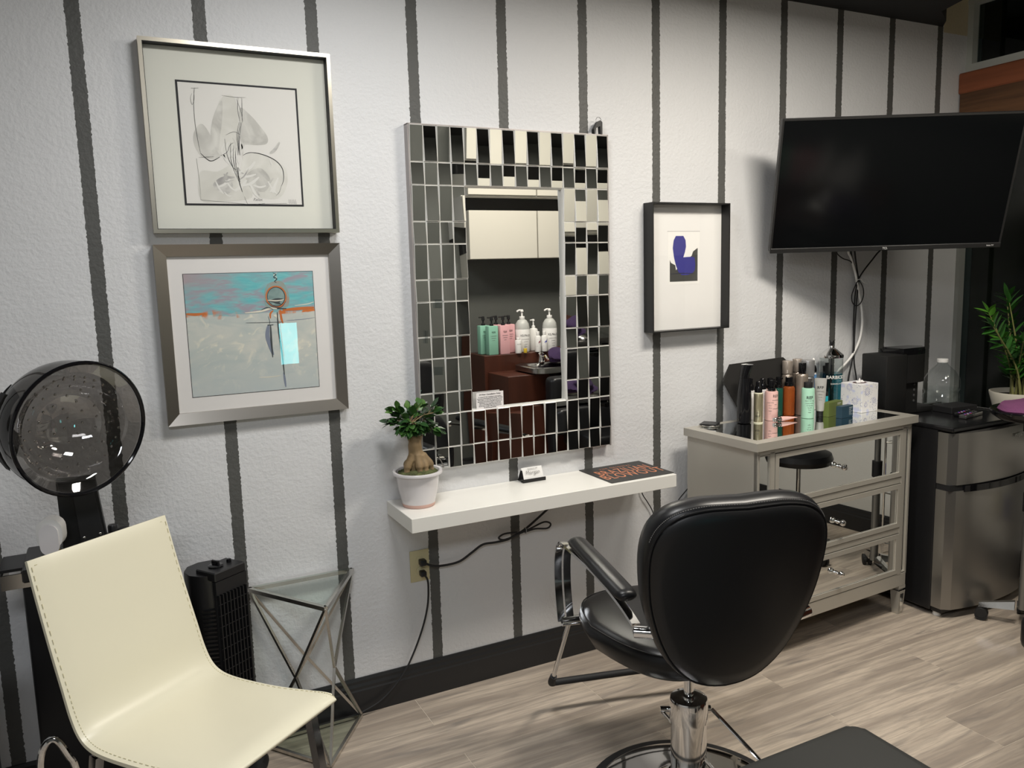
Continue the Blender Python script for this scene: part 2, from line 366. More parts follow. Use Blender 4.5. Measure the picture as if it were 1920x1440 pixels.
def blob(bm, pts, y, mi=0, k=5):
    P = smoothp([Vector((p[0], 0, p[1])) for p in pts], k, True); f = bm.faces.new([bm.verts.new((p.x, y, p.z)) for p in P]); f.material_index = mi
def wash(name, col, sc=12, lo=.3, hi=.7, base=(.72, .71, .66)):
    m = mat(name, col, .8); nt = m.node_tree; n = nt.nodes; L = nt.links
    t = n.new('ShaderNodeTexNoise'); t.inputs['Scale'].default_value = sc; t.inputs['Detail'].default_value = 4; t.inputs['Distortion'].default_value = 1.
    tc = n.new('ShaderNodeTexCoord'); L.new(tc.outputs['Object'], t.inputs['Vector'])
    rp = n.new('ShaderNodeMapRange'); rp.inputs[1].default_value = lo; rp.inputs[2].default_value = hi; L.new(t.outputs['Fac'], rp.inputs[0])
    mx = n.new('ShaderNodeMix'); mx.data_type = 'RGBA'; mx.inputs[6].default_value = (*col, 1); mx.inputs[7].default_value = (*base, 1); L.new(rp.outputs[0], mx.inputs[0]); L.new(mx.outputs[2], n['Principled BSDF'].inputs['Base Color'])
    return m
champ = mat('champagne_metal_frame', (.60, .55, .45), .30, 1., bump=.1, bscale=300, vstretch=(.1, 1, 1), bdist=.0003)
brushed = mat('brushed_silver_frame', (.42, .39, .35), .30, 1., bump=.15, bscale=200, vstretch=(.08, 1, 1), bdist=.0003)
matb = mat('cream_mat_board', (.70, .70, .63), .8)
matw = mat('white_mat_board', (.74, .72, .70), .8)
inkm = mat('black_ink', (.02, .02, .022), .7)
# --- picture with black line drawing
t = thing('framed_picture', 'champagne framed picture with a black line drawing on grey washes, upper at left', 'picture', (-.411, -.001, 2.010), 0)
X0, X1, Z0, Z1 = -.284, .284, -.284, .284
bm = newbm(); frame_ring(bm, X0, X1, Z0, Z1, .0115, 0, -.040); obj('frame', bm, champ, t, smooth=False)
bm = newbm(); frame_ring(bm, X0+.0117, X1-.0117, Z0+.0117, Z1-.0117, .0015, 0, -.0385); bx(bm, X0+.0132, X1-.0132, -.0005, -.004, Z0+.0132, Z1-.0132); obj('inner_rebate', bm, black_mt, t, smooth=False, label='black inner side of the frame')
bm = newbm(); bx(bm, X0+.0135, X1-.0135, -.0045, -.0075, Z0+.0135, Z1-.0135); obj('mat_board', bm, matb, t, smooth=False)
px0, px1, pz0, pz1 = -.187, .178, -.198, .175
bm = newbm(); bx(bm, px0, px1, -.0077, -.0083, pz0, pz1); obj('mat_border', bm, inkm, t, smooth=False, label='black inner border of the mat')
bm = newbm(); bx(bm, px0+.006, px1-.006, -.0085, -.0090, pz0+.006, pz1-.006); pr = obj('print', bm, mat('print_paper', (.73, .715, .675), .8), t, smooth=False)
g1 = wash('grey_wash_pale', (.60, .59, .54)); g2 = wash('grey_wash_mid', (.43, .42, .39)); g3 = wash('grey_wash_dark', (.34, .33, .32), 20)
bm = newbm(); Y = -.0093
def q(u, v): return (px0+(px1-px0)*u, pz1-(pz1-pz0)*v)   # u,v in 0..1 from the print's top left
blob(bm, [q(.12, .40), q(.19, .34), q(.27, .47), q(.32, .57), q(.27, .62), q(.16, .60), q(.11, .50)], Y, 1)
blob(bm, [q(.36, .12), q(.47, .12), q(.48, .40), q(.44, .58), q(.33, .60), q(.27, .48), q(.29, .30)], Y-.0001, 0)
blob(bm, [q(.36, .14), q(.35, .30), q(.32, .45), q(.30, .55), q(.25, .45), q(.28, .28)], Y-.0002, 1)
blob(bm, [q(.50, .20), q(.58, .24), q(.66, .33), q(.72, .42), q(.70, .48), q(.58, .49), q(.50, .46)], Y, 1)
blob(bm, [q(.50, .60), q(.62, .55), q(.75, .60), q(.86, .68), q(.86, .82), q(.78, .93), q(.60, .92), q(.48, .80)], Y, 0)
blob(bm, [q(.14, .73), q(.28, .72), q(.42, .66), q(.50, .80), q(.55, .93), q(.30, .965), q(.13, .955)], Y-.0001, 0)
blob(bm, [q(.24, .82), q(.33, .76), q(.40, .82), q(.36, .90), q(.27, .88)], Y-.0003, 2)
blob(bm, [q(.52, .74), q(.64, .68), q(.72, .78), q(.66, .88), q(.54, .84)], Y-.0003, 1)
for k in range(26):
    rw = random.Random(k); u0, v0 = rw.uniform(.2, .75), rw.uniform(.55, .9); L0 = rw.uniform(.05, .16); a0 = rw.uniform(-1.2, 1.2)
    ribbon(bm, [q(u0, v0), q(u0+L0*.5*math.cos(a0), v0+L0*.5*math.sin(a0)+.015), q(u0+L0*math.cos(a0), v0+L0*math.sin(a0))], rw.uniform(.004, .010), Y-.00035-.000005*k, 3 if k % 3 else 2)
for k in range(8):
    rw = random.Random(50+k); u0, v0 = rw.uniform(.35, .5), rw.uniform(.4, .55)
    ribbon(bm, [q(u0, v0), q(u0+rw.uniform(-.03, .05), v0+.06), q(u0+rw.uniform(-.05, .05), v0+.12)], .005, Y-.0004, 3 if k % 2 else 1)
obj('grey_wash', bm, [g1, g2, g3, mat('white_brush', (.72, .71, .67), .8)], pr, smooth=False, recalc=False)
bm = newbm(); Y = -.0099
ribbon(bm, [q(.15, .055), q(.135, .15), q(.13, .30), q(.14, .45), q(.155, .57)], .0012, Y)
ribbon(bm, [q(.125, .10), q(.11, .14), q(.12, .19), q(.14, .14), q(.14, .06)], .0008, Y)
ribbon(bm, [q(.155, .575), q(.23, .635), q(.31, .60)], .0022, Y); ribbon(bm, [q(.14, .61), q(.20, .605), q(.26, .60)], .0010, Y)
ribbon(bm, [q(.315, .59), q(.37, .56), q(.40, .50), q(.43, .48)], .0014, Y)
for dx in (0, .010, -.012): ribbon(bm, [q(.50+dx, .31), q(.475+dx, .42), q(.47+dx*.5, .52), q(.47+dx, .58)], .0015, Y)
ribbon(bm, [q(.495, .30), q(.485, .20), q(.495, .11)], .0012, Y); ribbon(bm, [q(.515, .31), q(.52, .22), q(.525, .11)], .0012, Y); ribbon(bm, [q(.48, .12), q(.51, .22), q(.52, .30)], .0008, Y)
ribbon(bm, [q(.36, .10), q(.46, .108), q(.56, .105)], .0008, Y)
for dx in (0, .018, -.022): ribbon(bm, [q(.43+dx, .50+dx), q(.42+dx, .60), q(.43+dx*.6, .70), q(.46+dx*.3, .80)], .0014, Y)
ribbon(bm, [q(.45, .68), q(.455, .80), q(.475, .885)], .0028, Y)
ribbon(bm, [q(.36, .45), q(.37, .58), q(.41, .68), q(.44, .70)], .0014, Y); ribbon(bm, [q(.37, .42), q(.44, .39), q(.49, .41)], .0010, Y)
ribbon(bm, [q(.50, .58), q(.56, .555), q(.66, .565), q(.77, .61), q(.83, .68), q(.835, .77), q(.81, .83)], .0024, Y)
ribbon(bm, [q(.81, .83), q(.79, .88), q(.76, .91)], .0010, Y)
ribbon(bm, [q(.49, .92), q(.52, .99), q(.60, .985), q(.66, .975)], .0008, Y); ribbon(bm, [q(.12, .06), q(.18, .055)], .0006, Y, taper=False)
ribbon(bm, [q(.12, .62), q(.13, .80), q(.13, .955), q(.5, .985), q(.85, .975)], .0006, Y, k=1, taper=False)
obj('line_drawing', bm, inkm, pr, smooth=False, recalc=False)
soft_ink = mat('pencil_grey', (.30, .29, .28), .8)
text('Relax', .013, soft_ink, pr, (*q(.60, .945)[:1], -.0093, q(.60, .945)[1]), name='pencil_title', sh=.3)
bm = newbm()
for k in range(5): ribbon(bm, [q(.865+k*.014, .975), q(.87+k*.014, .94), q(.875+k*.014, .98), q(.882+k*.014, .955)], .0007, -.0093)
obj('signature', bm, soft_ink, pr, smooth=False, recalc=False)
bm = newbm(); bx(bm, X0+.0158, X1-.0158, -.0110, -.0125, Z0+.0158, Z1-.0158); obj('glass', bm, glass, t, smooth=False)

# --- picture with turquoise abstract painting
t = thing('framed_picture', 'brushed silver framed picture of a turquoise and grey painting with an orange ring', 'picture', (-.414, -.001, 1.411), 0)
X0, X1, Z0, Z1 = -.287, .287, -.281, .281
bm = newbm(); frame_ring(bm, X0, X1, Z0, Z1, .036, 0, -.030, slope=.012); obj('frame', bm, brushed, t, smooth=False)
bm = newbm(); bx(bm, X0+.034, X1-.034, -.0005, -.009, Z0+.034, Z1-.034); obj('mat_board', bm, matw, t, smooth=False)
px0, px1, pz0, pz1 = -.207, .195, -.197, .190
def painting():
    m = bpy.data.materials.new('turquoise_grey_brushed_paint'); m.use_nodes = True; nt = m.node_tree; n = nt.nodes; L = nt.links; b = n['Principled BSDF']; b.inputs['Roughness'].default_value = .6
    tc = n.new('ShaderNodeTexCoord'); sp = n.new('ShaderNodeSeparateXYZ'); L.new(tc.outputs['Object'], sp.inputs[0])
    def noise(sc, s, d=4, dist=.8, off=0):
        mp = n.new('ShaderNodeMapping'); mp.inputs['Scale'].default_value = sc; mp.inputs['Location'].default_value = (off, off, off); L.new(tc.outputs['Object'], mp.inputs[0])
        t_ = n.new('ShaderNodeTexNoise'); t_.inputs['Scale'].default_value = s; t_.inputs['Detail'].default_value = d; t_.inputs['Distortion'].default_value = dist; L.new(mp.outputs[0], t_.inputs['Vector']); return t_.outputs['Fac']
    def ramp(v, a, c, inv=False):
        r_ = n.new('ShaderNodeMapRange'); r_.inputs[1].default_value = a; r_.inputs[2].default_value = c; L.new(v, r_.inputs[0])
        if inv: r_.inputs[3].default_value = 1; r_.inputs[4].default_value = 0
        return r_.outputs[0]
    def mix(f, a, c):
        q_ = n.new('ShaderNodeMix'); q_.data_type = 'RGBA'
        for s, v in ((6, a), (7, c)):
            if isinstance(v, tuple): q_.inputs[s].default_value = (*v, 1)
            else: L.new(v, q_.inputs[s])
        L.new(f, q_.inputs[0]); return q_.outputs[2]
    def mul(a, c):
        q_ = n.new('ShaderNodeMath'); q_.operation = 'MULTIPLY'; L.new(a, q_.inputs[0]); L.new(c, q_.inputs[1]); return q_.outputs[0]
    def addk(a, c, k):
        q_ = n.new('ShaderNodeMath'); q_.operation = 'MULTIPLY_ADD'; L.new(c, q_.inputs[0]); q_.inputs[1].default_value = k; L.new(a, q_.inputs[2]); return q_.outputs[0]
    zz = addk(sp.outputs[2], noise((3, 1, 12), 3), .05)
    sky = mix(ramp(noise((5, 1, 14), 1.5, 3, 1.2, 3.1), .36, .60), (.13, .47, .50), (.34, .32, .37))
    sky = mix(ramp(noise((12, 1, 60), 2), .45, .75), sky, (.20, .54, .54))
    corner = mul(ramp(sp.outputs[0], -.03, -.20), ramp(zz, .13, .20)); sky = mix(corner, sky, (.38, .32, .34))
    low = mix(ramp(noise((4, 1, 9), 2, 4, 1.5), .35, .65), (.46, .51, .49), (.58, .59, .54))
    low = mix(ramp(noise((7, 1, 7), 2, 5, 2.5, 5.), .58, .72), low, (.72, .69, .58))
    low = mix(ramp(zz, -.04, -.20), low, (.48, .53, .53))
    c = mix(ramp(zz, .083, .087), low, sky)
    band = mul(ramp(zz, .074, .080), ramp(zz, .097, .090, False)); L.new(mix(band, c, (.60, .17, .035)), b.inputs['Base Color'])
    fade = mix(ramp(noise((9, 1, 3), 2, 3), .54, .64), c, (.60, .17, .035)); L.new(mix(band, c, fade), b.inputs['Base Color'])
    return m
bm = newbm(); bx(bm, px0, px1, -.0092, -.0098, pz0, pz1); pr = obj('print', bm, painting(), t, smooth=False)
bm = newbm(); frame_ring(bm, px0-.0015, px1+.0015, pz0-.0015, pz1+.0015, .0015, -.009, -.0099); obj('mat_edge', bm, inkm, t, smooth=False)
orange = mat('orange_paint', (.56, .16, .04), .6); dark_p = mat('dark_paint', (.05, .06, .065), .6); white_p = mat('cream_paint', (.74, .70, .58), .6); green_p = wash('teal_grey_paint', (.16, .25, .24), 30, base=(.30, .40, .38)); blue_p = mat('slate_blue_paint', (.20, .23, .30), .7)
peach = wash('peach_wash', (.42, .24, .16), 25, .25, .62, (.22, .40, .40))
bm = newbm(); Y = -.0102; cx, cz = .072, .110
def ring(bm, cx, cz, rx, rz, y, wd, mi, a0=0, a1=360, k=30):
    ribbon(bm, [(cx+rx*math.cos(R(a0+(a1-a0)*i/k)), cz+rz*math.sin(R(a0+(a1-a0)*i/k))) for i in range(k+1)], wd, y, mi, 1, taper=False)
blob(bm, [(cx-.035, cz+.02), (cx-.020, cz+.045), (cx+.02, cz+.050), (cx+.038, cz+.02), (cx+.042, cz-.01), (cx+.03, cz-.035), (cx-.03, cz-.035), (cx-.038, cz-.01)], Y, 5)
blob(bm, [(cx+.027*math.cos(a*PI/8), cz+.031*math.sin(a*PI/8)) for a in range(16)], Y-.0001, 3)
ring(bm, cx, cz, .032, .034, Y-.0002, .004, 1); ring(bm, cx, cz, .028, .031, Y-.0003, .0022, 0); ring(bm, cx+.002, cz, .026, .030, Y-.0003, .0012, 0, -120, 60)
blob(bm, [(cx-.022, cz-.012), (cx, cz-.005), (cx+.022, cz-.008), (cx+.010, cz-.017), (cx+.012, cz-.026), (cx-.012, cz-.018)], Y-.0004, 0)
ribbon(bm, [(cx-.028, cz-.010), (cx, cz-.013), (cx+.024, cz-.010)], .004, Y-.0005, 2)
ribbon(bm, [(cx-.035, cz-.012), (cx-.022, cz-.026), (cx-.005, cz-.034), (cx+.015, cz-.034), (cx+.03, cz-.016)], .0025, Y-.0005, 0)
ribbon(bm, [(-.03, .062), (.02, .065), (cx-.02, .073), (cx+.0, .071)], .006, Y-.0005, 2); ribbon(bm, [(.02, .068), (.04, .076), (.06, .070)], .0025, Y-.0006, 0)
ribbon(bm, [(-.207, .067), (-.18, .064), (-.15, .066)], .009, Y, 1); ribbon(bm, [(.09, .066), (.14, .068), (.194, .070)], .010, Y, 1); ribbon(bm, [(.13, .079), (.17, .082), (.194, .088)], .003, Y, 2)
ribbon(bm, [(cx-.012, .066), (cx-.022, .056), (cx-.023, .040)], .006, Y, 1); ribbon(bm, [(cx+.010, .068), (cx+.012, .040), (cx+.016, .022)], .007, Y, 1); ribbon(bm, [(cx-.012, .050), (cx, .045), (cx+.002, .03)], .009, Y-.0002, 2)
ribbon(bm, [(cx-.012, .072), (cx+.03, .070)], .003, Y-.0004, 0, taper=False); ribbon(bm, [(-.03, .030), (.03, .028), (.09, .027)], .0014, Y-.0004, 0); ribbon(bm, [(.10, .031), (.15, .032), (.194, .036)], .0018, Y, 4)
ribbon(bm, [(cx-.030, .048), (cx-.026, .03), (cx-.029, .018)], .0016, Y-.0004, 0); ribbon(bm, [(cx-.034, .019), (cx-.015, .019)], .003, Y-.0004, 0)
ribbon(bm, [(cx-.024, .02), (cx-.025, -.03), (cx-.024, -.088)], .006, Y-.0003, 0); ribbon(bm, [(cx-.030, .02), (cx-.036, -.02), (cx-.022, -.08)], .014, Y, 4)
ribbon(bm, [(cx, .06), (cx+.001, 0), (cx+.006, -.07), (cx+.010, -.148)], .006, Y-.0003, 0); ribbon(bm, [(cx+.006, .03), (cx+.010, -.05), (cx+.012, -.10)], .0025, Y-.0005, 1); ribbon(bm, [(cx+.008, -.14), (cx+.010, -.165), (cx+.012, -.19)], .007, Y, 4)
ribbon(bm, [(cx-.006, .188), (cx+.004, .182), (cx-.004, .174), (cx+.006, .168), (cx-.002, .160), (cx+.004, .156)], .003, Y, 0); ribbon(bm, [(cx+.008, .188), (cx-.004, .180), (cx+.006, .173), (cx-.003, .165)], .002, Y, 2)
ribbon(bm, [(.0, -.150), (.03, -.152), (.07, -.150)], .0025, Y, 2)
obj('brush_strokes', bm, [dark_p, orange, white_p, green_p, blue_p, peach], pr, smooth=False, recalc=False)
bm = newbm(); bx(bm, X0+.034, X1-.034, -.0120, -.0135, Z0+.034, Z1-.034); obj('glass', bm, glass, t, smooth=False)

# --- small deep black shadow-box frame with blue shape
t = thing('framed_picture', 'narrow deep black box frame holding a small print of a blue and grey shape', 'picture', (1.345, -.001, 1.579), 0)
X0, X1, Z0, Z1 = -.207, .195, -.262, .262
bm = newbm(); frame_ring(bm, X0, X1, Z0, Z1, .005, 0, -.062); obj('frame', bm, mat('black_painted_frame', (.011, .011, .011), .45), t, smooth=False)
bm = newbm(); bx(bm, X0+.005, X1-.005, -.001, -.012, Z0+.005, Z1-.005); obj('mat_board', bm, mat('bright_mat_board', (.80, .79, .77), .8), t, smooth=False)
bm = newbm(); bx(bm, -.094, .072, -.0121, -.0124, -.070, .148); pr = obj('print', bm, mat('print_paper_white', (.84, .83, .80), .8), t, smooth=False)
blue = mat('ultramarine_ink', (.045, .043, .25), .6); greyink = mat('dark_grey_ink', (.060, .060, .055), .6)
bm = newbm()
def pgon(pts, y, mi): f = bm.faces.new([bm.verts.new((p[0], y, p[1])) for p in pts]); f.material_index = mi
pgon([(-.084, -.058), (.062, -.058), (.062, .080), (.038, .066), (.030, .048), (-.052, -.010), (-.056, .010), (-.078, .020), (-.084, .032)], -.0126, 1)
bl = [(-.052, .008), (-.062, .040), (-.069, .080), (-.064, .112), (-.053, .130), (-.014, .130), (-.002, .112), (.0, .085), (-.006, .062), (-.014, .042), (.030, .044), (.046, .040), (.050, .010), (.047, -.012), (.036, -.024), (.010, -.032), (-.022, -.032), (-.040, -.018)]
pgon(bl, -.0128, 0)
ribbon(bm, [(-.084, -.026), (-.03, -.024), (.05, -.027)], .003, -.0130, 2)
obj('blue_shape', bm, [blue, greyink, mat('darker_ink', (.03, .03, .05), .6)], pr, smooth=False, recalc=False)
bm = newbm(); bx(bm, -.096, .074, -.0121, -.0127, .148, .1495); obj('print_edge', bm, soft_ink, t, smooth=False)
bm = newbm(); bx(bm, X0+.005, X1-.005, -.0145, -.0160, Z0+.005, Z1-.005); obj('glass', bm, glass, t, smooth=False)

# --- large mirror with faceted mirror tiles
MX0, MX1, MZ0, MZ1 = .133, .944, .873, 2.091
mt = thing('wall_mirror', 'large wall mirror framed by rows of tilted mirror tiles', 'mirror', ((MX0+MX1)/2, -.001, MZ0), 0)
ox, oz = (MX0+MX1)/2, MZ0
silv = mat('silver_wood_edge', (.38, .35, .34), .4, .4); bev = mat('bevelled_tile_edge', (.82, .81, .77), .22, .35); side_w = mat('tile_side_white', (.80, .79, .76), .4)
cw = (MX1-MX0)/16; HT, HS = .1245, .0785
rows = []; z = MZ1
for k in range(12):
    h = HT if k % 2 == 0 else HS; rows.append((z-h, z)); z -= h
bm = newbm(); DB = .030
zi0, zi1 = rows[9][1]-oz-(rows[9][1]-rows[9][0])*0, rows[2][1]-oz
zi0 = rows[9][0]-oz
xi0, xi1 = MX0+4*cw-ox, MX0+12*cw-ox; hx, hz = (MX1-MX0)/2, MZ1-MZ0
bx(bm, -hx, xi0, 0, -DB, 0, hz); bx(bm, xi1, hx, 0, -DB, 0, hz); bx(bm, xi0, xi1, 0, -DB, 0, zi0); bx(bm, xi0, xi1, 0, -DB, zi1, hz)
obj('backing_frame', bm, side_w, mt, smooth=False)
bm = newbm(); bx(bm, -hx-.004, -hx, 0, -.034, -.002, hz+.002); bx(bm, hx, hx+.004, 0, -.034, -.002, hz+.002); bx(bm, -hx-.004, hx+.004, 0, -.034, hz, hz+.004)
obj('edge_trim', bm, silv, mt, smooth=False, label='silver side edge')
bm = newbm(); bx(bm, xi0, xi1, -.002, -.014, zi0, zi1); obj('mirror_pane', bm, mirror_c, mt, smooth=False)
bm = newbm(); frame_ring(bm, xi0, xi1, zi0, zi1, .0035, -.014, -.030, slope=.004); obj('inner_lip', bm, bev, mt, smooth=False)
rt = random.Random(3)
for ri, (za, zb) in enumerate(rows):
    for ci in range(16):
        if 4 <= ci < 12 and 2 <= ri < 10: continue
        xa = MX0+ci*cw-ox; h = (zb-za); th = .062 if (ri+ci) % 2 else -.050
        th += rt.uniform(-.006, .006); ta = rt.uniform(-.012, .012)
        base = DB+.002+abs(th)*h/2+.0015; g = .0011; bvl = .0015
        W2, H2 = cw/2-g, h/2-g
        def dep(u, v): return -(base+th*v*-1*1.0+ta*u)   # th>0: bottom stands proud
        bm = newbm()
        ob = [bm.verts.new((u, -.0, v)) for u, v in ((-W2, -H2), (W2, -H2), (W2, H2), (-W2, H2))]
        of = [bm.verts.new((u, dep(u, v)+DB+.0012, v)) for u, v in ((-W2, -H2), (W2, -H2), (W2, H2), (-W2, H2))]
        inn = [bm.verts.new((u, dep(u, v)+DB, v)) for u, v in ((-W2+bvl, -H2+bvl), (W2-bvl, -H2+bvl), (W2-bvl, H2-bvl), (-W2+bvl, H2-bvl))]
        for i in range(4):
            j = (i+1) % 4
            bm.faces.new((ob[i], ob[j], of[j], of[i])).material_index = 1; bm.faces.new((of[i], of[j], inn[j], inn[i])).material_index = 2
        bm.faces.new(inn).material_index = 0; bm.faces.new(ob[::-1]).material_index = 1
        obj('mirror_tile', bm, [mirror_m, side_w, bev], mt, loc=(xa+cw/2, -DB, (za+zb)/2-oz), smooth=False)
# notice card at the pane's lower left corner
t = thing('notice_card', 'white printed notice card tucked in the lower left corner of the mirror pane', 'card', (.410, -.031, 1.109), 0)
bm = newbm(); bx(bm, -.056, .056, 0, -.0008, -.034, .030); obj('card', bm, mat('notice_paper', (.80, .77, .76), .7), t, smooth=False)
text('24 Hour Cancellation Policy', .0078, inkm, t, (0, -.0010, .022), sh=.25, bold=.00008)
for k, s in enumerate(['An unexpected day\'s cancellation is detrimental to', 'maintaining a smooth appointment schedule. Therefore,', 'please notify us no later than 24 hours prior to your', 'appointment time and you will gladly reschedule your', 'appointment. If you are unable to provide such', 'notice we will charge 50% of the missed service', 'fee and will be charged 100% of the service as of', 'the following appointment.']):
    text(s, .0047, inkm, t, (0, -.0010, .0125-.0057*k), bold=.00004)
# clear tape squares on left tiles
tape = glass_mat('clear_tape', (.80, .82, .82), rough=.25)
for i, (x, z_, w_, h_) in enumerate([(.215, 1.475, .030, .030), (.205, 1.235, .035, .030), (.163, 1.36, .012, .045)]):
    bm = newbm(); bx(bm, -w_/2, w_/2, 0, -.0005, -h_/2, h_/2); o = obj('clear_tape', bm, tape, None, (x, -.0435, z_), (0, R(3), 0), smooth=False)
    tag(o, ['upper piece of clear tape stuck on the left mirror tiles', 'lower piece of clear tape stuck on the left mirror tiles', 'narrow vertical piece of clear tape at the left edge of the mirror tiles'][i], 'tape')
# small black binder-clip hook on the mirror's top right corner
t = thing('clip_hook', 'small black clip hook with wire ring on top right corner of the tiled mirror', 'hook', (.905, -.025, 2.095), 0)
bm = newbm(); prism(bm, [(-.022, 0), (-.018, 0), (-.012, .022), (.006, .030), (.008, 0), (.016, 0), (.016, .045), (.008, .052), (-.006, .045), (-.022, .018)], 1, -.012, .006); obj('clip', bm, black_pl, t, smooth=False)
bm = newbm(); tube(bm, [(.004+.012*math.cos(a*PI/8), -.003, .052+.012*math.sin(a*PI/8)) for a in range(16)], .0009, 6, closed=True); obj('wire_ring', bm, chrome, t)

# --- floating shelf and what stands on it
SX, SZ = .001, .726
bm = newbm(); bx(bm, 0, 1.10, 0, -.26, 0, .050, bevel=.0012); sh = obj('floating_shelf', bm, white_lam, None, (SX, -.001, SZ), smooth=False); tag(sh, 'white floating shelf mounted below the tiled mirror', 'shelf')
ST = SZ+.0502
# place mat / sign lying on the shelf
t = thing('counter_mat', 'dark grey counter mat with orange lettering lying on right end of shelf', 'mat', (.955, -.123, ST), 0)
bm = newbm(); bx(bm, -.146, .149, -.119, .118, 0, .003, bevel=.001); obj('mat', bm, mat('dark_grey_mat', (.035, .034, .033), .6), t, smooth=False)
om = mat('orange_print', (.55, .20, .10), .6)
text('BRAZILIAN', .088, om, t, (.002, .020, .0032), (0, 0, 0), sx=.52, ext=.0001, space=1.12); text('BLOWOUT', .088, om, t, (.005, -.045, .0032), (0, 0, 0), sx=.60, ext=.0001, space=1.12); text('THE ORIGINAL', .018, om, t, (0, .075, .0032), (0, 0, 0), ext=.0001, space=1.3)
# business card holder
t = thing('card_holder', 'small black holder with a white business card on the shelf', 'card holder', (.577, -.035, ST), 0)
bm = newbm(); bx(bm, -.050, .050, -.022, -.004, 0, .004); bx(bm, -.050, .050, -.024, -.020, 0, .014, bevel=.003, seg=2); prism(bm, [(-.020, 0), (.030, 0), (.006, .045), (-.004, .045)], 0, -.046, -.043); obj('holder', bm, black_gl, t, smooth=False)
bm = newbm(); box(bm, (0, -.0055, .030), (.089, .003, .050), Euler((R(-22), 0, 0))); cd = obj('business_card', bm, paper, t, smooth=False)
text('Morgan', .020, soft_ink, cd, (0, -.0105, .036), (R(90-22), 0, 0)); text('Appointment with', .006, soft_ink, cd, (0, -.0050, .0495), (R(90-22), 0, 0))

# --- bonsai ficus in white pot
fp = thing('ginseng_ficus', 'ginseng ficus with swollen trunk in a white pot on left end of shelf', 'potted plant', (.083, -.112, ST), 0)
potm = mat('white_glazed_pot', (.72, .69, .70), .2, coat=.4)
bm = newbm(); lathe(bm, [(.038, 0), (.046, .001), (.050, .010), (.0595, .055), (.0640, .090), (.0660, .098), (.0745, .099), (.0755, .104), (.0735, .108), (.066, .107), (.0635, .100), (.0610, .088)], 40, cap=True); obj('pot', bm, potm, fp, angle=50)
bm = newbm(); lathe(bm, [(.0385, -.0001), (.0475, .0009), (.0500, .008), (.0503, .012)], 40, cap=False); obj('pot_foot', bm, mat('pale_pink_clay', (.62, .40, .34), .6), fp, label='bare pinkish foot ring of the pot')
moss = mat('moss', (.085, .095, .035), .9, bump=1., bscale=300, bdist=.004, var=.5, vscale=60)
bm = newbm(); lathe(bm, [(.0625, .097), (.052, .106), (.036, .111), (.0, .113)], 28)
for v in bm.verts: v.co.z += random.uniform(-.002, .003)
obj('moss_soil', bm, moss, fp)
bm = newbm()
for i in range(160):
    a = random.uniform(0, 2*PI); r_ = .056*math.sqrt(random.random()); sphere(bm, (r_*math.cos(a), r_*math.sin(a), .111-.010*(r_/.06)**2), random.uniform(.003, .0058), 0, 6, 4)
o = obj('moss_tuft', bm, moss, fp); o['kind'] = 'stuff'
bark = mat('ficus_bark', (.24, .165, .085), .7, bump=.6, bscale=90, bdist=.002, var=.35, vscale=30, vstretch=(1, 1, .35))
bm = newbm()
tube(bm, [(0, 0, .095), (.000, 0, .120), (-.002, 0, .150), (-.004, .002, .175), (-.002, .003, .198), (.006, .004, .214), (.010, .004, .222)], [.034, .026, .0225, .0205, .019, .017, .011], 18, smooth_n=3)
for ang, rr, zt in [(200, .042, .152), (150, .034, .142), (300, .034, .148), (335, .043, .150), (262, .032, .152), (25, .038, .142), (90, .034, .145)]:
    ca, sa = math.cos(R(ang)), math.sin(R(ang))
    tube(bm, [(ca*.012, sa*.012, zt+.012), (ca*rr*.55, sa*rr*.55, zt-.008), (ca*rr*.85, sa*rr*.85, .128), (ca*rr*.98, sa*rr*.98, .104)], [.008, .013, .012, .009], 10, smooth_n=4)
rem = obj('trunk', bm, bark, fp); md = rem.modifiers.new('remesh', 'REMESH'); md.mode = 'VOXEL'; md.voxel_size = .0022; md.use_smooth_shade = True
bm = newbm(); tips = []
tube(bm, [(-.012, .002, .188), (-.022, .0, .205), (-.026, -.004, .232), (-.022, -.006, .252)], [.007, .005, .004, .003], 8, smooth_n=3)
rb = random.Random(11)
for i in range(26):
    a = rb.uniform(0, 2*PI); ex, ez = rb.uniform(.02, .070), rb.uniform(.235, .300); ez -= .5*max(0, ex-.045)
    s = Vector((.006, .003, .215)) if i % 2 else Vector((-.024, -.005, .245)); e = Vector((-.010+ex*math.cos(a), .8*ex*math.sin(a)-.004, ez))
    m_ = (s+e)/2+Vector((0, 0, .008)); tube(bm, [s, m_, e], [.0022, .0016, .0012], 5, smooth_n=3); tips.append((e, (e-s).normalized())); tips.append((m_, (e-s).normalized()))
obj('branch', bm, bark, fp)
def leaf_mesh(name, L_, W_, m, curl=.15, n=5):
    bm = newbm(); A = []; B = []; C_ = []
    for i in range(n+1):
        t_ = i/n; w_ = W_/2*math.sin(PI*min(1, t_**.8))**.75 if 0 < i < n else .0004; z_ = -curl*L_*(t_**2)
        A.append(bm.verts.new((-w_, t_*L_, z_+.18*w_))); B.append(bm.verts.new((0, t_*L_, z_))); C_.append(bm.verts.new((w_, t_*L_, z_+.18*w_)))
    for i in range(n): bm.faces.new((A[i], B[i], B[i+1], A[i+1])); bm.faces.new((B[i], C_[i], C_[i+1], B[i+1]))
    return mesh(name, bm, m, True, 180)
leafm = [mat('ficus_leaf_dark', (.020, .060, .016), .32, spec=.6), mat('ficus_leaf_mid', (.040, .105, .022), .35), mat('ficus_leaf_light', (.080, .17, .035), .4)]
lms = [leaf_mesh('leaf', .031, .021, leafm[0]), leaf_mesh('leaf', .029, .021, leafm[1]), leaf_mesh('leaf', .026, .018, leafm[2])]
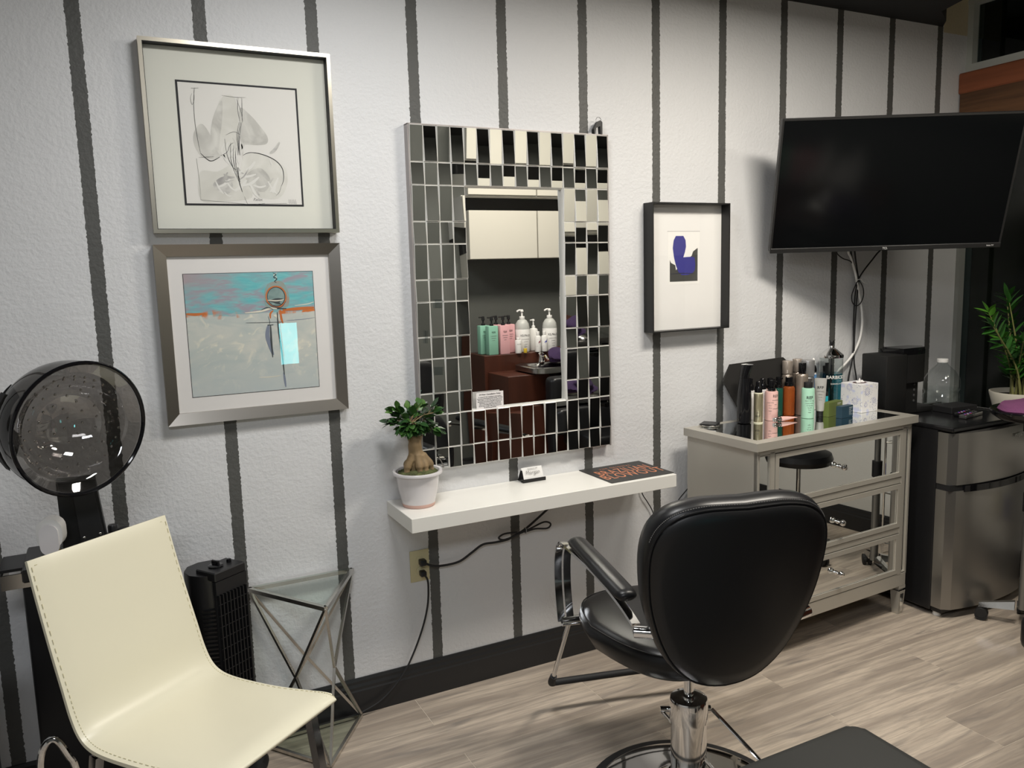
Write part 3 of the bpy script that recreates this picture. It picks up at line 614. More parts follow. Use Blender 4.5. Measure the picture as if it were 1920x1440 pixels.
cen = Vector((-.008, -.004, .262)); rb = random.Random(5)
def orient(d, up=Vector((0, 0, 1)), tw=0.):
    d = d.normalized(); x = d.cross(up)
    x = x.normalized() if x.length > .05 else Vector((1, 0, 0)); z_ = x.cross(d); m3 = Matrix((x, d, z_)).transposed(); return (m3 @ Matrix.Rotation(tw, 3, 'Y')).to_euler()
for i in range(296):
    p, d0 = tips[i % len(tips)]; p = p+Vector((rb.gauss(0, .005), rb.gauss(0, .005), rb.gauss(0, .004)))
    out_ = (p-cen); d = (out_.normalized()*.9+d0*.3+Vector((rb.uniform(-.8, .8), rb.uniform(-.8, .8), rb.uniform(-.45, .5))))
    k = 2 if (p.z > .285 and rb.random() < .5) else (0 if rb.random() < .5 else 1)
    obj('leaf', lms[k], None, fp, loc=p, rot=orient(d, tw=rb.uniform(-.7, .7)))

fp.scale = (1.17, 1.17, 1.17)
# --- outlet with two plugs and cords
t = thing('wall_outlet', 'ivory duplex wall outlet under the shelf', 'outlet', (.114, -.0005, .511), 0)
ivory = mat('ivory_plastic', (.56, .50, .30), .4)
bm = newbm(); bx(bm, -.0375, .0375, 0, -.005, -.060, .060, bevel=.002, seg=2); obj('cover_plate', bm, ivory, t)
for zz in (.020, -.020):
    bm = newbm(); lathe(bm, [(.0165, 0), (.0165, .003), (.0155, .0035)], 24, mat4=Matrix.Translation((0, -.005, zz)) @ Matrix.Rotation(PI/2, 4, 'X')); obj('receptacle', bm, ivory, t)
bm = newbm(); lathe(bm, [(.003, 0), (.003, .0006)], 10, mat4=Matrix.Translation((0, -.005, 0)) @ Matrix.Rotation(PI/2, 4, 'X')); obj('screw', bm, chrome_soft, t)
t = thing('power_cord', 'thick black cord from the upper socket looping up under the shelf', 'cord', (0, 0, 0), 0)
bm = newbm(); box(bm, (.118, -.026, .530), (.024, .030, .022), None, bevel=.004, seg=2); obj('plug', bm, black_pl, t)
y = -.022
bm = newbm(); tube(bm, [(.128, -.030, .524), (.165, -.028, .507), (.22, y, .500), (.27, y, .505), (.32, y, .530), (.365, y, .552), (.42, y, .551), (.47, y, .553), (.51, y, .566), (.55, y, .582), (.60, y, .612), (.655, y, .648), (.70, y, .68), (.71, y, .724)], .0045, 8, smooth_n=5)
obj('cord', bm, rubber, t)
bm = newbm(); tube(bm, [(.545, y-.006, .572), (.59, y-.006, .577), (.645, y-.006, .570), (.660, y-.006, .586), (.63, y-.006, .598), (.57, y-.006, .582), (.51, y-.006, .567), (.455, y-.006, .557), (.430, y-.006, .568), (.455, y-.006, .580), (.51, y-.006, .577)], .0036, 8, smooth_n=5)
obj('cord_loop', bm, rubber, t)
bm = newbm(); tube(bm, [(.548, y-.003+.010*math.cos(a*PI/5), .577+.012*math.sin(a*PI/5)) for a in range(10)], .0015, 5, closed=True); obj('wire_tie', bm, mat('grey_tie', (.3, .3, .3), .5), t)
t = thing('power_cord', 'black cord hanging from the lower socket down to the baseboard', 'cord', (0, 0, 0), 0)
bm = newbm(); box(bm, (.118, -.024, .487), (.022, .028, .020), None, bevel=.004, seg=2); obj('plug', bm, black_pl, t)
bm = newbm(); tube(bm, [(.122, -.034, .480), (.130, -.036, .465), (.133, -.034, .43), (.128, -.030, .36), (.105, -.030, .28), (.065, -.030, .19), (.02, -.032, .12), (-.05, -.034, .055), (-.12, -.036, .025), (-.22, -.036, .008), (-.40, -.036, .006)], .0036, 8, smooth_n=5)
obj('cord', bm, rubber, t)
for nm, lab, pts in [('thin_cable', 'thin black cable dropping from the right end of the shelf', [(1.10, -.01, .718), (1.115, -.012, .64), (1.14, -.012, .60), (1.165, -.012, .56), (1.19, -.012, .50), (1.215, -.012, .45), (1.22, -.012, .30), (1.222, -.02, .14)]),
                     ('thin_cable', 'thin black cable curving behind the left side of the dresser', [(1.37, -.012, .63), (1.335, -.012, .602), (1.31, -.012, .58), (1.285, -.012, .55), (1.274, -.012, .50), (1.272, -.012, .3), (1.27, -.02, .14)])]:
    bm = newbm(); tube(bm, pts, .0022, 6, smooth_n=4); tag(obj(nm, bm, rubber), lab, 'cable')

# ================================================================ television
TY, TT = R(-28.67), R(16.3)
TW, TH = .970, .548
tv = thing('television', 'black flat-screen television tilted on a wall mount', 'television', (1.726, -.101, 1.633), 0, rot=(0, 0, 0))
# local frame: x along bottom edge, z up the (tilted) screen, -y out of the screen
rx = Vector((math.cos(TY), math.sin(TY), 0)); nn = Vector((math.sin(TY), -math.cos(TY), 0)); upv = Vector((0, 0, math.cos(TT)))+nn*math.sin(TT); yv = upv.cross(rx)
tv.rotation_euler = Matrix((rx, yv, upv)).transposed().to_euler()
bm = newbm(); bx(bm, 0, TW, .0, .028, 0, TH, bevel=.004, seg=2); bx(bm, .12, TW-.12, .028, .065, .04, .36, bevel=.02, seg=2); obj('casing', bm, black_pl, tv)
bez = mat('tv_bezel', (.020, .020, .020), .3)
bm = newbm(); frame_ring(bm, .0, TW, .0, TH, .008, .0, -.004); bx(bm, 0, TW, .0, -.008, -.004, .017, bevel=.002); obj('bezel', bm, bez, tv, smooth=False)
bm = newbm(); bx(bm, .008, TW-.008, -.0005, -.002, .017, TH-.008); obj('screen', bm, mat('tv_screen', (.003, .0035, .004), .12, spec=.35), tv, smooth=False)
text('TCL', .012, mat('pale_logo', (.45, .45, .45), .4), tv, (TW/2, -.0085, .006), bold=.0004); text('Roku TV', .008, mat('pale_logo', (.45, .45, .45), .4), tv, (TW-.045, -.0085, .006), bold=.0003)
bm = newbm(); bx(bm, .36, .60, .065, .08, .10, .34); tube(bm, [(.48, .075, .22), (.52, .22, .22)], .018, 8); obj('wall_mount', bm, black_mt, tv, smooth=False)
bm = newbm(); bx(bm, 2.17, 2.50, 0, -.02, 1.72, 2.05); tube(bm, [(2.33, -.02, 1.85), (2.30, -.10, 1.85), (2.22, -.14, 1.85)], .022, 8); o = obj('wall_bracket', bm, black_mt, smooth=False); tag(o, 'black steel bracket plate on the wall behind the television', 'bracket')
yc = -.025
for lab, mt_, r_, pts in [
    ('white cable hanging from the television to the dresser', white_pl, .0055, [(2.30, -.03, 1.70), (2.295, yc, 1.635), (2.315, yc, 1.60), (2.345, yc, 1.535), (2.37, yc, 1.45), (2.395, yc, 1.37), (2.405, yc, 1.29), (2.39, yc, 1.21), (2.345, yc, 1.14), (2.29, yc, 1.095), (2.24, yc, 1.06), (2.20, yc, .98), (2.20, yc, .93)]),
    ('thicker black cable hanging from the television and crossing behind the tissue box', rubber, .0035, [(2.31, yc, 1.68), (2.315, yc, 1.62), (2.345, yc, 1.55), (2.362, yc, 1.50), (2.350, yc, 1.42), (2.345, yc, 1.30), (2.350, yc, 1.20), (2.345, yc, 1.12), (2.325, yc, 1.04), (2.32, yc, .98), (2.32, yc, .88)]),
    ('black cable hanging from the television down behind the coffee maker', rubber, .0035, [(2.33, yc, 1.68), (2.345, yc, 1.60), (2.365, yc, 1.52), (2.372, yc, 1.50), (2.362, yc, 1.40), (2.356, yc, 1.28), (2.356, yc, 1.12), (2.375, yc, 1.03), (2.385, yc, .95), (2.39, yc, .88)]),
    ('black cable slanting from the right of the television down to the white tie', rubber, .0035, [(2.56, yc, 1.66), (2.50, yc, 1.625), (2.46, yc, 1.59), (2.42, yc, 1.555), (2.385, yc, 1.52), (2.368, yc, 1.495)]),
    ('thin black cable curving from the left of the television down to the white tie', rubber, .0026, [(2.20, yc, 1.66), (2.22, yc, 1.625), (2.26, yc, 1.60), (2.30, yc, 1.59), (2.325, yc, 1.575), (2.352, yc, 1.52), (2.365, yc, 1.50)]),
    ('thin black cable loop hanging below the white tie', rubber, .0024, [(2.368, yc-.006, 1.495), (2.395, yc-.006, 1.46), (2.40, yc-.006, 1.42), (2.38, yc-.006, 1.385), (2.35, yc-.006, 1.375), (2.325, yc-.006, 1.395), (2.322, yc-.006, 1.43), (2.345, yc-.006, 1.475), (2.362, yc-.006, 1.495)])]:
    bm = newbm(); tube(bm, pts, r_, 8, smooth_n=5); tag(obj('tv_cable', bm, mt_), lab, 'cable', 'cables hanging under the television')
bm = newbm(); tube(bm, [(2.355, yc+.008, 1.492), (2.352, yc-.010, 1.498), (2.375, yc-.012, 1.502), (2.385, yc, 1.498)], .0018, 6, smooth_n=3); tube(bm, [(2.38, yc-.006, 1.50), (2.40, yc-.004, 1.485), (2.43, yc, 1.482)], .0016, 6, smooth_n=3); tag(obj('cable_tie', bm, white_pl), 'white cable tie binding the cables under the television', 'cable tie')

# ================================================================ mirrored dresser
DA = R(3.0)
dr = thing('mirrored_dresser', 'silver three-drawer dresser with mirrored drawer fronts', 'dresser', (1.306, -.483, 0), DA)
# local: x 0..0.985 along the front, y 0..0.41 towards the wall, z up; top at .911
DW, DD, DT = .985, .408, .911
bm = newbm(); o_ = .0
T0, T1 = DT-.032, DT; iw = .048
bx(bm, 0, DW, 0, iw, T0, T1); bx(bm, 0, DW, DD-iw*.6, DD, T0, T1); bx(bm, 0, iw, iw, DD-iw*.6, T0, T1); bx(bm, DW-iw, DW, iw, DD-iw*.6, T0, T1); bx(bm, iw, DW-iw, iw, DD-iw*.6, T0, T1-.006)
top = obj('top_frame', bm, silver_p, dr, smooth=False)
bm = newbm(); bx(bm, iw, DW-iw, iw, DD-iw*.6, T1-.0055, T1-.001, bevel=.0008); obj('mirror_top', bm, mirror_m, dr, smooth=False, label='mirrored top panel')
bm = newbm(); bx(bm, .022, .034, .02, DD, .145, T0); bx(bm, DW-.034, DW-.022, .02, DD, .145, T0); bx(bm, .03, DW-.03, DD-.012, DD-.002, .145, T0); bx(bm, .03, DW-.03, .03, DD-.01, .150, .160)
obj('carcass', bm, silver_p, dr, smooth=False)
# front: rails, stiles
FY = .016
ST_ = [(.022, .030), (.088, .114), (.905, .928), (.955, .963)]   # stiles in x
bm = newbm()
bx(bm, .022, .963, FY, FY+.02, .858, T0)                         # top rail
bx(bm, .022, .963, FY, FY+.02, .135, .196, bevel=.002)           # bottom rail
bx(bm, .112, .906, FY+.002, FY+.02, .616, .642); bx(bm, .112, .906, FY+.002, FY+.02, .388, .412)
for a, b in ST_: bx(bm, a, b, FY, FY+.02, .19, .865)
obj('front_frame', bm, silver_p, dr, smooth=False)
for k, (a, b) in enumerate([(.029, .089), (.927, .956)]):
    bm = newbm(); bx(bm, a, b, FY+.006, FY+.010, .196, .858); pn = obj('pilaster_mirror', bm, mirror_m, dr, smooth=False)
    bm = newbm(); frame_ring(bm, a-.001, b+.001, .20, .856, .004, FY+.006, FY+.000); obj('pilaster_edge', bm, silver_p, pn, smooth=False)
for k, (z0, z1) in enumerate([(.644, .856), (.414, .614), (.198, .386)]):
    bm = newbm(); frame_ring(bm, .116, .903, z0+.002, z1-.002, .020, FY+.018, FY-.002); d_ = obj('drawer', bm, silver_p, dr, smooth=False)
    bm = newbm(); frame_ring(bm, .134, .885, z0+.020, z1-.020, .004, FY+.010, FY+.001, slope=.004); obj('drawer_bead', bm, chrome_soft, d_, smooth=False)
    bm = newbm(); bx(bm, .135, .884, FY+.004, FY+.008, z0+.021, z1-.021); obj('drawer_mirror', bm, mirror_m, d_, smooth=False)
    zc = (z0+z1)/2; bm = newbm(); mm = Matrix.Translation((.495, FY+.004, zc)) @ Matrix.Rotation(PI/2, 4, 'X')
    lathe(bm, [(.009, 0), (.009, .003), (.004, .006), (.004, .012), (.009, .016), (.0125, .022), (.0135, .028), (.0105, .034), (.0, .037)], 18, mat4=mm); obj('knob', bm, chrome, d_)
for k, (x, y_) in enumerate([(.930, .016), (.022, .016), (.930, DD-.06), (.022, DD-.06)]):
    bm = newbm(); w0, w1 = .044, .031
    x0 = x-.010 if x > .5 else x
    A = [(x0, y_), (x0+w0, y_), (x0+w0, y_+w0), (x0, y_+w0)]; q_ = (w0-w1)/2; B = [(x0+q_, y_+q_), (x0+w0-q_, y_+q_), (x0+w0-q_, y_+w0-q_), (x0+q_, y_+w0-q_)]
    def blk(a, za, b, zb, bm=bm):
        V = [bm.verts.new((*p, za)) for p in a]+[bm.verts.new((*p, zb)) for p in b]
        for f in ((0, 1, 2, 3), (7, 6, 5, 4), (0, 4, 5, 1), (1, 5, 6, 2), (2, 6, 7, 3), (3, 7, 4, 0)): bm.faces.new([V[i] for i in f])
    blk(A, .112, B, 0.0); blk(B, .112, B, .122); blk(A, .122, A, .136); blk([(p[0], p[1]) for p in A], .106, A, .112)
    lg = obj('foot', bm, silver_p, dr, smooth=False)
    bm = newbm(); V = [(x0+.010, y_+.0022, .098), (x0+w0-.010, y_+.0022, .098), (x0+w0-.013, y_+.0052, .014), (x0+.013, y_+.0052, .014)]
    quad(bm, [(p[0], p[1]-.0022, p[2]) for p in V]); obj('foot_mirror', bm, mirror_m, lg, smooth=False)
DTZ = .9105
# ---------------------------------------------------------------- things on the dresser
def on(name, label, cat, x, y, rotz=0., group=None): return thing(name, label, cat, (x, y, DTZ), rotz, group)
def part(t, name, prof, m, n=24, **k):
    bm = newbm(); lathe(bm, prof, n); return obj(name, bm, m, t, **k)
def rprof(r, z0, z1, e=.003, e2=None):
    e2 = e if e2 is None else e2
    return [(r-e, z0), (r-.3*e, z0+.3*e), (r, z0+e), (r, z1-e2), (r-.3*e2, z1-.3*e2), (r-e2, z1)]
FACE = -1.02   # heading of the side of a bottle that faces the camera (radians from -y axis handled below)
def lab_text(t, s, size, m, r, z, ang, sx=1., bold=0.):
    o = text(s, size, m, t, (0, 0, 0), sx=sx, bold=bold, ext=.0001); wraptext(o, r)
    o.rotation_euler = (PI/2, 0, ang); o.location = (r*math.sin(ang), -r*math.cos(ang), z); return o
gtxt = mat('label_grey_print', (.16, .15, .15), .6); btxt = mat('label_black_print', (.02, .02, .02), .5); wtxt = mat('label_white_print', (.75, .75, .72), .5)
AV = R(-50)   # bottle fronts turned towards the camera
# tall black mist spray bottle
t = on('spray_bottle', 'tall black glossy mist spray bottle, leftmost on the dresser', 'bottle', 1.562, -.135)
part(t, 'bottle', [(.026, 0), (.0295, .003), (.0300, .01), (.0300, .10), (.0285, .14), (.0235, .175), (.0205, .195)], black_gl, 32)
bm = newbm(); lathe(bm, [(.0205, .1955), (.0205, .205), (.0225, .230), (.0245, .252)], 28); 
for v in bm.verts:
    if v.co.z > .21: v.co.x += (v.co.z-.21)*.30*math.cos(R(-20)); v.co.y += (v.co.z-.21)*.30*math.sin(R(-20))
obj('spray_head', bm, black_gl, t)
bm = newbm(); prism(bm, [(.02, .195), (.036, .190), (.030, .170), (.018, .150), (.016, .185)], 1, -.006, .006); obj('trigger', bm, black_gl, t, rot=(0, 0, R(-20)), smooth=False)
bm = newbm(); bx(bm, -.012, .014, -.008, .008, .2525, .2545, bevel=.001); o = obj('nozzle_cap', bm, white_pl, t, label='white insert on the spray head', smooth=False)
def pump_cap(t, z, r, m=black_gl, h=.05):
    part(t, 'collar', rprof(r*.86, z, z+h*.30, .002), m, 20)
    part(t, 'pump_head', [(r*.40, z+h*.30), (r*.40, z+h*.38), (r*.62, z+h*.40), (r*.66, z+h*.75), (r*.60, z+h*.97), (r*.3, z+h)], m, 18)
    bm = newbm(); box(bm, (r*.55, 0, z+h*.86), (r*1.0, r*.42, h*.14), None, bevel=.001); obj('spout', bm, m, t, rot=(0, 0, R(-60)))
gold = mat('gold_bottle_foil', (.46, .41, .27), .28, .75)
creamp = mat('cream_plastic', (.76, .73, .55), .4)
def slim(label, x, y, body, trim, h=.125, r=.0195, cap=.05):
    t = on('hair_oil_bottle', label, 'bottle', x, y, group='slim black-capped bottles')
    part(t, 'bottle', rprof(r, .004, h, .002), body); part(t, 'base_ring', rprof(r+.001, 0, .0038, .001), trim); part(t, 'shoulder_ring', rprof(r, h+.0002, h+.006, .002), trim)
    part(t, 'cap', [(r*.80, h+.0063), (r*.80, h+.028), (r*.62, h+.034), (r*.60, h+cap), (r*.45, h+cap+.004)], black_gl, 20)
    return t
t = slim('gold bottle with black cap and cream rim, in front of its row', 1.616, -.163, gold, creamp)
lab_text(t, 'REF', .012, btxt, .0196, .030, AV); lab_text(t, 'OIL', .007, gtxt, .0196, .045, AV)
slim('white bottle with black cap, behind and left of the gold bottle', 1.641, -.085, white_pl, white_pl, .122)
slim('white bottle with black cap, behind and right of the gold bottle', 1.690, -.110, mat('lilac_white_plastic', (.66, .62, .64), .4), white_pl, .126)
pinkm = mat('pale_pink_plastic', (.74, .46, .42), .38); 
def pinkb(label, x, y):
    t = on('pink_bottle', label, 'bottle', x, y, group='pale pink bottles on the dresser')
    part(t, 'bottle', rprof(.0270, 0, .128, .003, .004), pinkm, 32); pump_cap(t, .128, .020, h=.048); return t
t = pinkb('pale pink bottle with black pump, standing behind the lying pink tube', 1.704, -.150)
for k, s in enumerate(['REF', 'STOCKHOLM', 'heat', 'protection']): lab_text(t, s, [.017, .005, .006, .006][k], [btxt, gtxt, gtxt, gtxt][k], .0271, .108-.018*k, AV+R(45))
for k in range(5): lab_text(t, ['smooth shine', 'spray', '175 ml', 'vegan', 'e'][k], .0055, gtxt, .0271, .10-.012*k-.02, AV-R(5))
pinkb('pale pink bottle with black pump, half hidden behind the front pink bottle', 1.748, -.096)
# green bottle behind, amber bottle
t = on('green_bottle', 'dark green bottle with black pump between pink and amber bottles', 'bottle', 1.808, -.085)
part(t, 'bottle', rprof(.021, 0, .125, .003, .006), mat('dark_green_bottle', (.01, .07, .05), .15)); pump_cap(t, .125, .018, h=.05)
t = on('amber_bottle', 'clear amber spray bottle with black cap', 'bottle', 1.853, -.105)
amber = mat('amber_liquid_plastic', (.62, .16, .04), .12, trans=.65, ior=1.2)
part(t, 'bottle', [(.0215, 0), (.0245, .002), (.0250, .008), (.0250, .118), (.0235, .126), (.0190, .131)], amber, 28); 
bm = newbm(); tube(bm, [(0, 0, .135), (.001, 0, .08), (.004, .003, .01)], .0015, 6); obj('dip_tube', bm, clearpl, t)
part(t, 'cap', [(.0175, .1312), (.0195, .134), (.0195, .148), (.0165, .150), (.0165, .170), (.014, .172)], black_gl, 20)
def can(name, label, x, y, r, hb, hc, bm_, cm, rc=None, grp='tall aerosol cans'):
    t = on(name, label, 'can', x, y, group=grp); rc = rc or r*.98
    part(t, 'can_body', [(r-.003, 0), (r, .002), (r, hb-.012), (r*.93, hb-.004), (r*.80, hb)], bm_, 28); part(t, 'cap', rprof(rc, hb+.0005, hb+hc, .002, .004), cm, 28); return t
taupe = mat('taupe_metal_can', (.37, .31, .26), .28, .6); taupe_c = mat('taupe_cap', (.42, .36, .31), .3, .5); greyc = mat('grey_metal_can', (.26, .26, .265), .28, .6); greycap = mat('grey_cap', (.33, .33, .335), .3, .5)
can('aerosol_can', 'taupe aerosol can with taupe cap, leftmost of the tall cans', 1.876, -.070, .0235, .180, .060, taupe, taupe_c)
t = can('aerosol_can', 'taupe aerosol can with tall black cap, in front of the other cans', 1.905, -.130, .0265, .185, .050, taupe, black_gl, .0165)
bm = newbm(); bx(bm, -.006, .006, -.0003, .0003, .02, .05)
for i in range(9): bx(bm, -.005, .005, -.0009, -.0004, .0225+.003*i, .0225+.003*i+(.0012 if i % 3 else .002), mi=1)
obj('barcode', bm, [wtxt, btxt], t, loc=(.0268*math.sin(AV+.35), -.0268*math.cos(AV+.35), 0), rot=(0, 0, AV+.35), smooth=False)
can('aerosol_can', 'taupe capped aerosol can mostly hidden behind the other tall cans', 1.953, -.056, .0235, .182, .060, taupe, taupe_c)
t = can('aerosol_can', 'grey aerosol can with wide grey cap, right of the black-capped one', 1.965, -.105, .0300, .165, .075, greyc, greycap)
lab_text(t, 'REF', .020, btxt, .0301, .150, AV+R(12), bold=.0003)
# mint bottle
mint = mat('mint_plastic', (.38, .66, .50), .38)
t = on('mint_bottle', 'mint green bottle with black cap standing in front of the cans', 'bottle', 1.868, -.200)
part(t, 'bottle', rprof(.0275, 0, .133, .003, .006), mint, 36); part(t, 'cap', rprof(.0185, .1335, .158, .001, .0015), black_mt, 28)
lab_text(t, 'REF', .018, btxt, .0276, .092, AV+R(20), bold=.0003)
for k, s in enumerate(['ROOT TO TOP', 'volume mousse', 'strong hold', 'No 335', '75 ml', 'vegan']): lab_text(t, s, .0058, gtxt, .0276, .078-.010*k, AV+R(20))
# grey tube standing on black cap
t = on('cream_tube', 'pale grey cream tube standing on its black cap', 'tube', 1.938, -.205, AV)
part(t, 'cap', rprof(.0150, 0, .024, .001), black_pl, 24)
bm = newbm(); rings = []
for z_, a_, b_ in [(.0245, .016, .016), (.03, .0185, .0165), (.06, .0205, .0145), (.10, .0225, .0105), (.14, .0240, .0055), (.160, .0250, .0022), (.170, .0250, .0012)]:
    rings.append([bm.verts.new((a_*math.cos(2*PI*k/20), b_*math.sin(2*PI*k/20), z_)) for k in range(20)])
for a, b in zip(rings, rings[1:]):
    for k in range(20): bm.faces.new((a[k], a[(k+1) % 20], b[(k+1) % 20], b[k]))
bm.faces.new(rings[0][::-1]); bm.faces.new(rings[-1])
obj('tube_body', bm, mat('pale_grey_tube', (.44, .43, .41), .35, .2), t)
text('REF', .017, btxt, t, (0, -.0068, .128), (R(86), 0, 0), bold=.0003); text('STAY CURL', .006, gtxt, t, (0, -.0098, .112), (R(86), 0, 0))
for k in range(3): text(['CREAM', 'No 245', '125 ml'][k], .005, gtxt, t, (0, -.0110-.001*k, .098-.012*k), (R(86), 0, 0))
# dropper bottle w/ white tip
t = on('white_tip_bottle', 'black and white bottle with blue label behind the grey can', 'bottle', 2.043, -.065)
part(t, 'bottle', rprof(.015, 0, .175, .003, .012), white_pl); part(t, 'label', rprof(.0153, .10, .165, .0002), mat('light_blue_label', (.10, .25, .50), .5)); part(t, 'shoulder', [(.0150, .1755), (.0150, .19), (.010, .205), (.004, .210)], black_gl)
part(t, 'tip', [(.006, .2105), (.008, .222), (.005, .236), (.002, .240)], white_pl)
t = on('small_tube', 'small turquoise stick with black cap in front of the glass jar', 'tube', 2.03, -.155)
part(t, 'body', rprof(.0085, 0, .075, .001), mat('turquoise_plastic', (.02, .42, .52), .35)); part(t, 'cap', rprof(.0070, .0755, .095, .002), black_pl)
# disinfectant jar
jx, jy = 2.135, -.085
t = on('disinfectant_jar', 'tall glass disinfectant jar with chrome lid and blue liquid', 'jar', jx, jy)
part(t, 'glass_jar', [(.050, 0), (.0525, .004), (.0525, .235), (.0500, .245), (.0490, .245), (.0505, .235), (.0505, .006), (.0, .005)], clearpl, 36)
part(t, 'blue_liquid', [(.0, .0065), (.0498, .0065), (.0498, .165), (.0, .165)], glass_mat('blue_liquid', (.30, .70, .80)), 36)
part(t, 'lid', [(.0535, .238), (.0545, .246), (.0535, .252), (.040, .262), (.024, .276), (.0105, .284), (.0090, .292), (.0, .293)], chrome, 36, label='chrome lid')
part(t, 'knob', [(.0075, .2935), (.0095, .300), (.0110, .312), (.009, .316), (.0, .316)], black_pl, 18)
bm = newbm(); tube(bm, [(0, 0, .29), (0, 0, .03)], .002, 6); bx(bm, -.044, .044, -.001, .001, .028, .030); bx(bm, -.040, -.018, -.004, -.001, .03, .215); bx(bm, -.012, -.004, -.010, -.006, .03, .205); tube(bm, [(-.02, .012, .03), (-.030, .014, .20)], .007, 8); obj('combs', bm, black_pl, t, smooth=False, label='black combs standing in the liquid')
lab_text(t, 'BARBICIDE', .021, wtxt, .0527, .150, AV+R(35), bold=.0004); lab_text(t, 'DISINFECTANT', .009, wtxt, .0527, .120, AV+R(35))
# tissue box
tis = mat('tissue_box_card', (.70, .69, .74), .6)
def tissue_pattern(m):
    nt = m.node_tree; n = nt.nodes; L = nt.links; tc = n.new('ShaderNodeTexCoord')
    v = n.new('ShaderNodeTexVoronoi'); v.inputs['Scale'].default_value = 115; v.feature = 'F1'; L.new(tc.outputs['Object'], v.inputs['Vector'])
    n2 = n.new('ShaderNodeTexNoise'); n2.inputs['Scale'].default_value = 22; L.new(tc.outputs['Object'], n2.inputs['Vector'])
    def rg(s, a, b, c=0., d=1.): r_ = n.new('ShaderNodeMapRange'); r_.inputs[1].default_value = a; r_.inputs[2].default_value = b; r_.inputs[3].default_value = c; r_.inputs[4].default_value = d; L.new(s, r_.inputs[0]); return r_.outputs[0]
    def mx(f, a, b):
        q_ = n.new('ShaderNodeMix'); q_.data_type = 'RGBA'
        for s, vv in ((6, a), (7, b)):
            if isinstance(vv, tuple): q_.inputs[s].default_value = (*vv, 1)
            else: L.new(vv, q_.inputs[s])
        L.new(f, q_.inputs[0]); return q_.outputs[2]
    ringf = n.new('ShaderNodeMath'); ringf.operation = 'COMPARE'; L.new(v.outputs['Distance'], ringf.inputs[0]); ringf.inputs[1].default_value = .26; ringf.inputs[2].default_value = .07
    gate = n.new('ShaderNodeMath'); gate.operation = 'MULTIPLY'; L.new(ringf.outputs[0], gate.inputs[0]); L.new(rg(n2.outputs['Fac'], .50, .56), gate.inputs[1])
    base = mx(rg(n2.outputs['Fac'], .42, .36), (.78, .77, .77), (.60, .62, .78)); L.new(mx(gate.outputs[0], base, (.35, .36, .46)), n['Principled BSDF'].inputs['Base Color'])
tissue_pattern(tis)
t = on('tissue_box', 'white patterned cube tissue box', 'tissue box', 2.190, -.200, DA)
bm = newbm(); s = .056
bx(bm, -s, s, -s, s, 0, .128, bevel=.0012); obj('box', bm, tis, t, smooth=False)
bm = newbm(); lathe(bm, [(.0, 0), (.036, 0)], 24, mat4=Matrix.Translation((0, 0, .1288)) @ Matrix.Diagonal((1, .72, 1, 1)), cap=False); obj('opening', bm, mat('tissue_slot_brown', (.10, .05, .05), .8), t, smooth=False)
bm = newbm(); rows_ = []
for i in range(9):
    u = -1+i/4; hh = .016*(1-abs(u))+.006*math.sin(i*2.1)
    rows_.append([bm.verts.new((u*.026+.004*math.sin(i), -.007+.003*math.sin(i*1.7), .1290)), bm.verts.new((u*.024, .002*math.sin(i*2.3), .130+max(.002, hh))), bm.verts.new((u*.026, .008+.003*math.cos(i*1.3), .1290))])
for a, b in zip(rows_, rows_[1:]):
    for k in range(2): bm.faces.new((a[k], a[k+1], b[k+1], b[k]))
obj('tissue', bm, mat('tissue_paper', (.85, .84, .84), .8), t)
# star flower prints
bm = newbm()
for fx, fz, rr, face in [(-.02, .095, .020, 0), (.028, .050, .015, 0), (-.028, .035, .012, 0), (.01, .11, .016, 1), (-.02, .05, .017, 1)]:
    for k in range(12):
        a = k*PI/6
        for r_ in (rr,):
            c0 = (fx+r_*.25*math.cos(a), fz+r_*.25*math.sin(a)); c1 = (fx+r_*math.cos(a-.09), fz+r_*math.sin(a-.09)); c2 = (fx+r_*math.cos(a+.09), fz+r_*math.sin(a+.09))
            if all(abs(p[0]) < .054 and .002 < p[1] < .126 for p in (c0, c1, c2)):
                f = [(p[0], -s-.0003, p[1]) if face == 0 else (-s-.0003, p[0], p[1]) for p in (c0, c1, c2)]
                bm.faces.new([bm.verts.new(p) for p in f])
obj('flower_print', bm, mat('lavender_print', (.30, .31, .55), .7), t, smooth=False, recalc=False)
# boxes
t = on('carton', 'olive green small carton behind the navy carton', 'box', 2.005, -.215, R(12))
bm = newbm(); bx(bm, -.062, .055, -.016, .016, 0, .062, bevel=.0008); obj('box', bm, mat('olive_card', (.115, .15, .035), .45), t, smooth=False)
bm = newbm(); bx(bm, .01, .04, -.0163, -.0161, .052, .054); bx(bm, .01, .035, -.0163, -.0161, .047, .048); obj('print_lines', bm, wtxt, t, smooth=False)
t = on('carton', 'navy blue small carton at the dresser\'s front edge', 'box', 1.997, -.283, R(8))
bm = newbm(); bx(bm, -.037, .047, -.014, .014, 0, .052, bevel=.0008); obj('box', bm, mat('navy_card', (.018, .048, .075), .4), t, smooth=False)
bm = newbm()
for k in range(7): bx(bm, .018, .042-(k % 3)*.005, -.0143, -.0141, .042-.005*k, .0432-.005*k+(.001 if k == 0 else 0))
o = obj('print_lines', bm, mat('dim_white_print', (.45, .50, .52), .5), t, smooth=False)
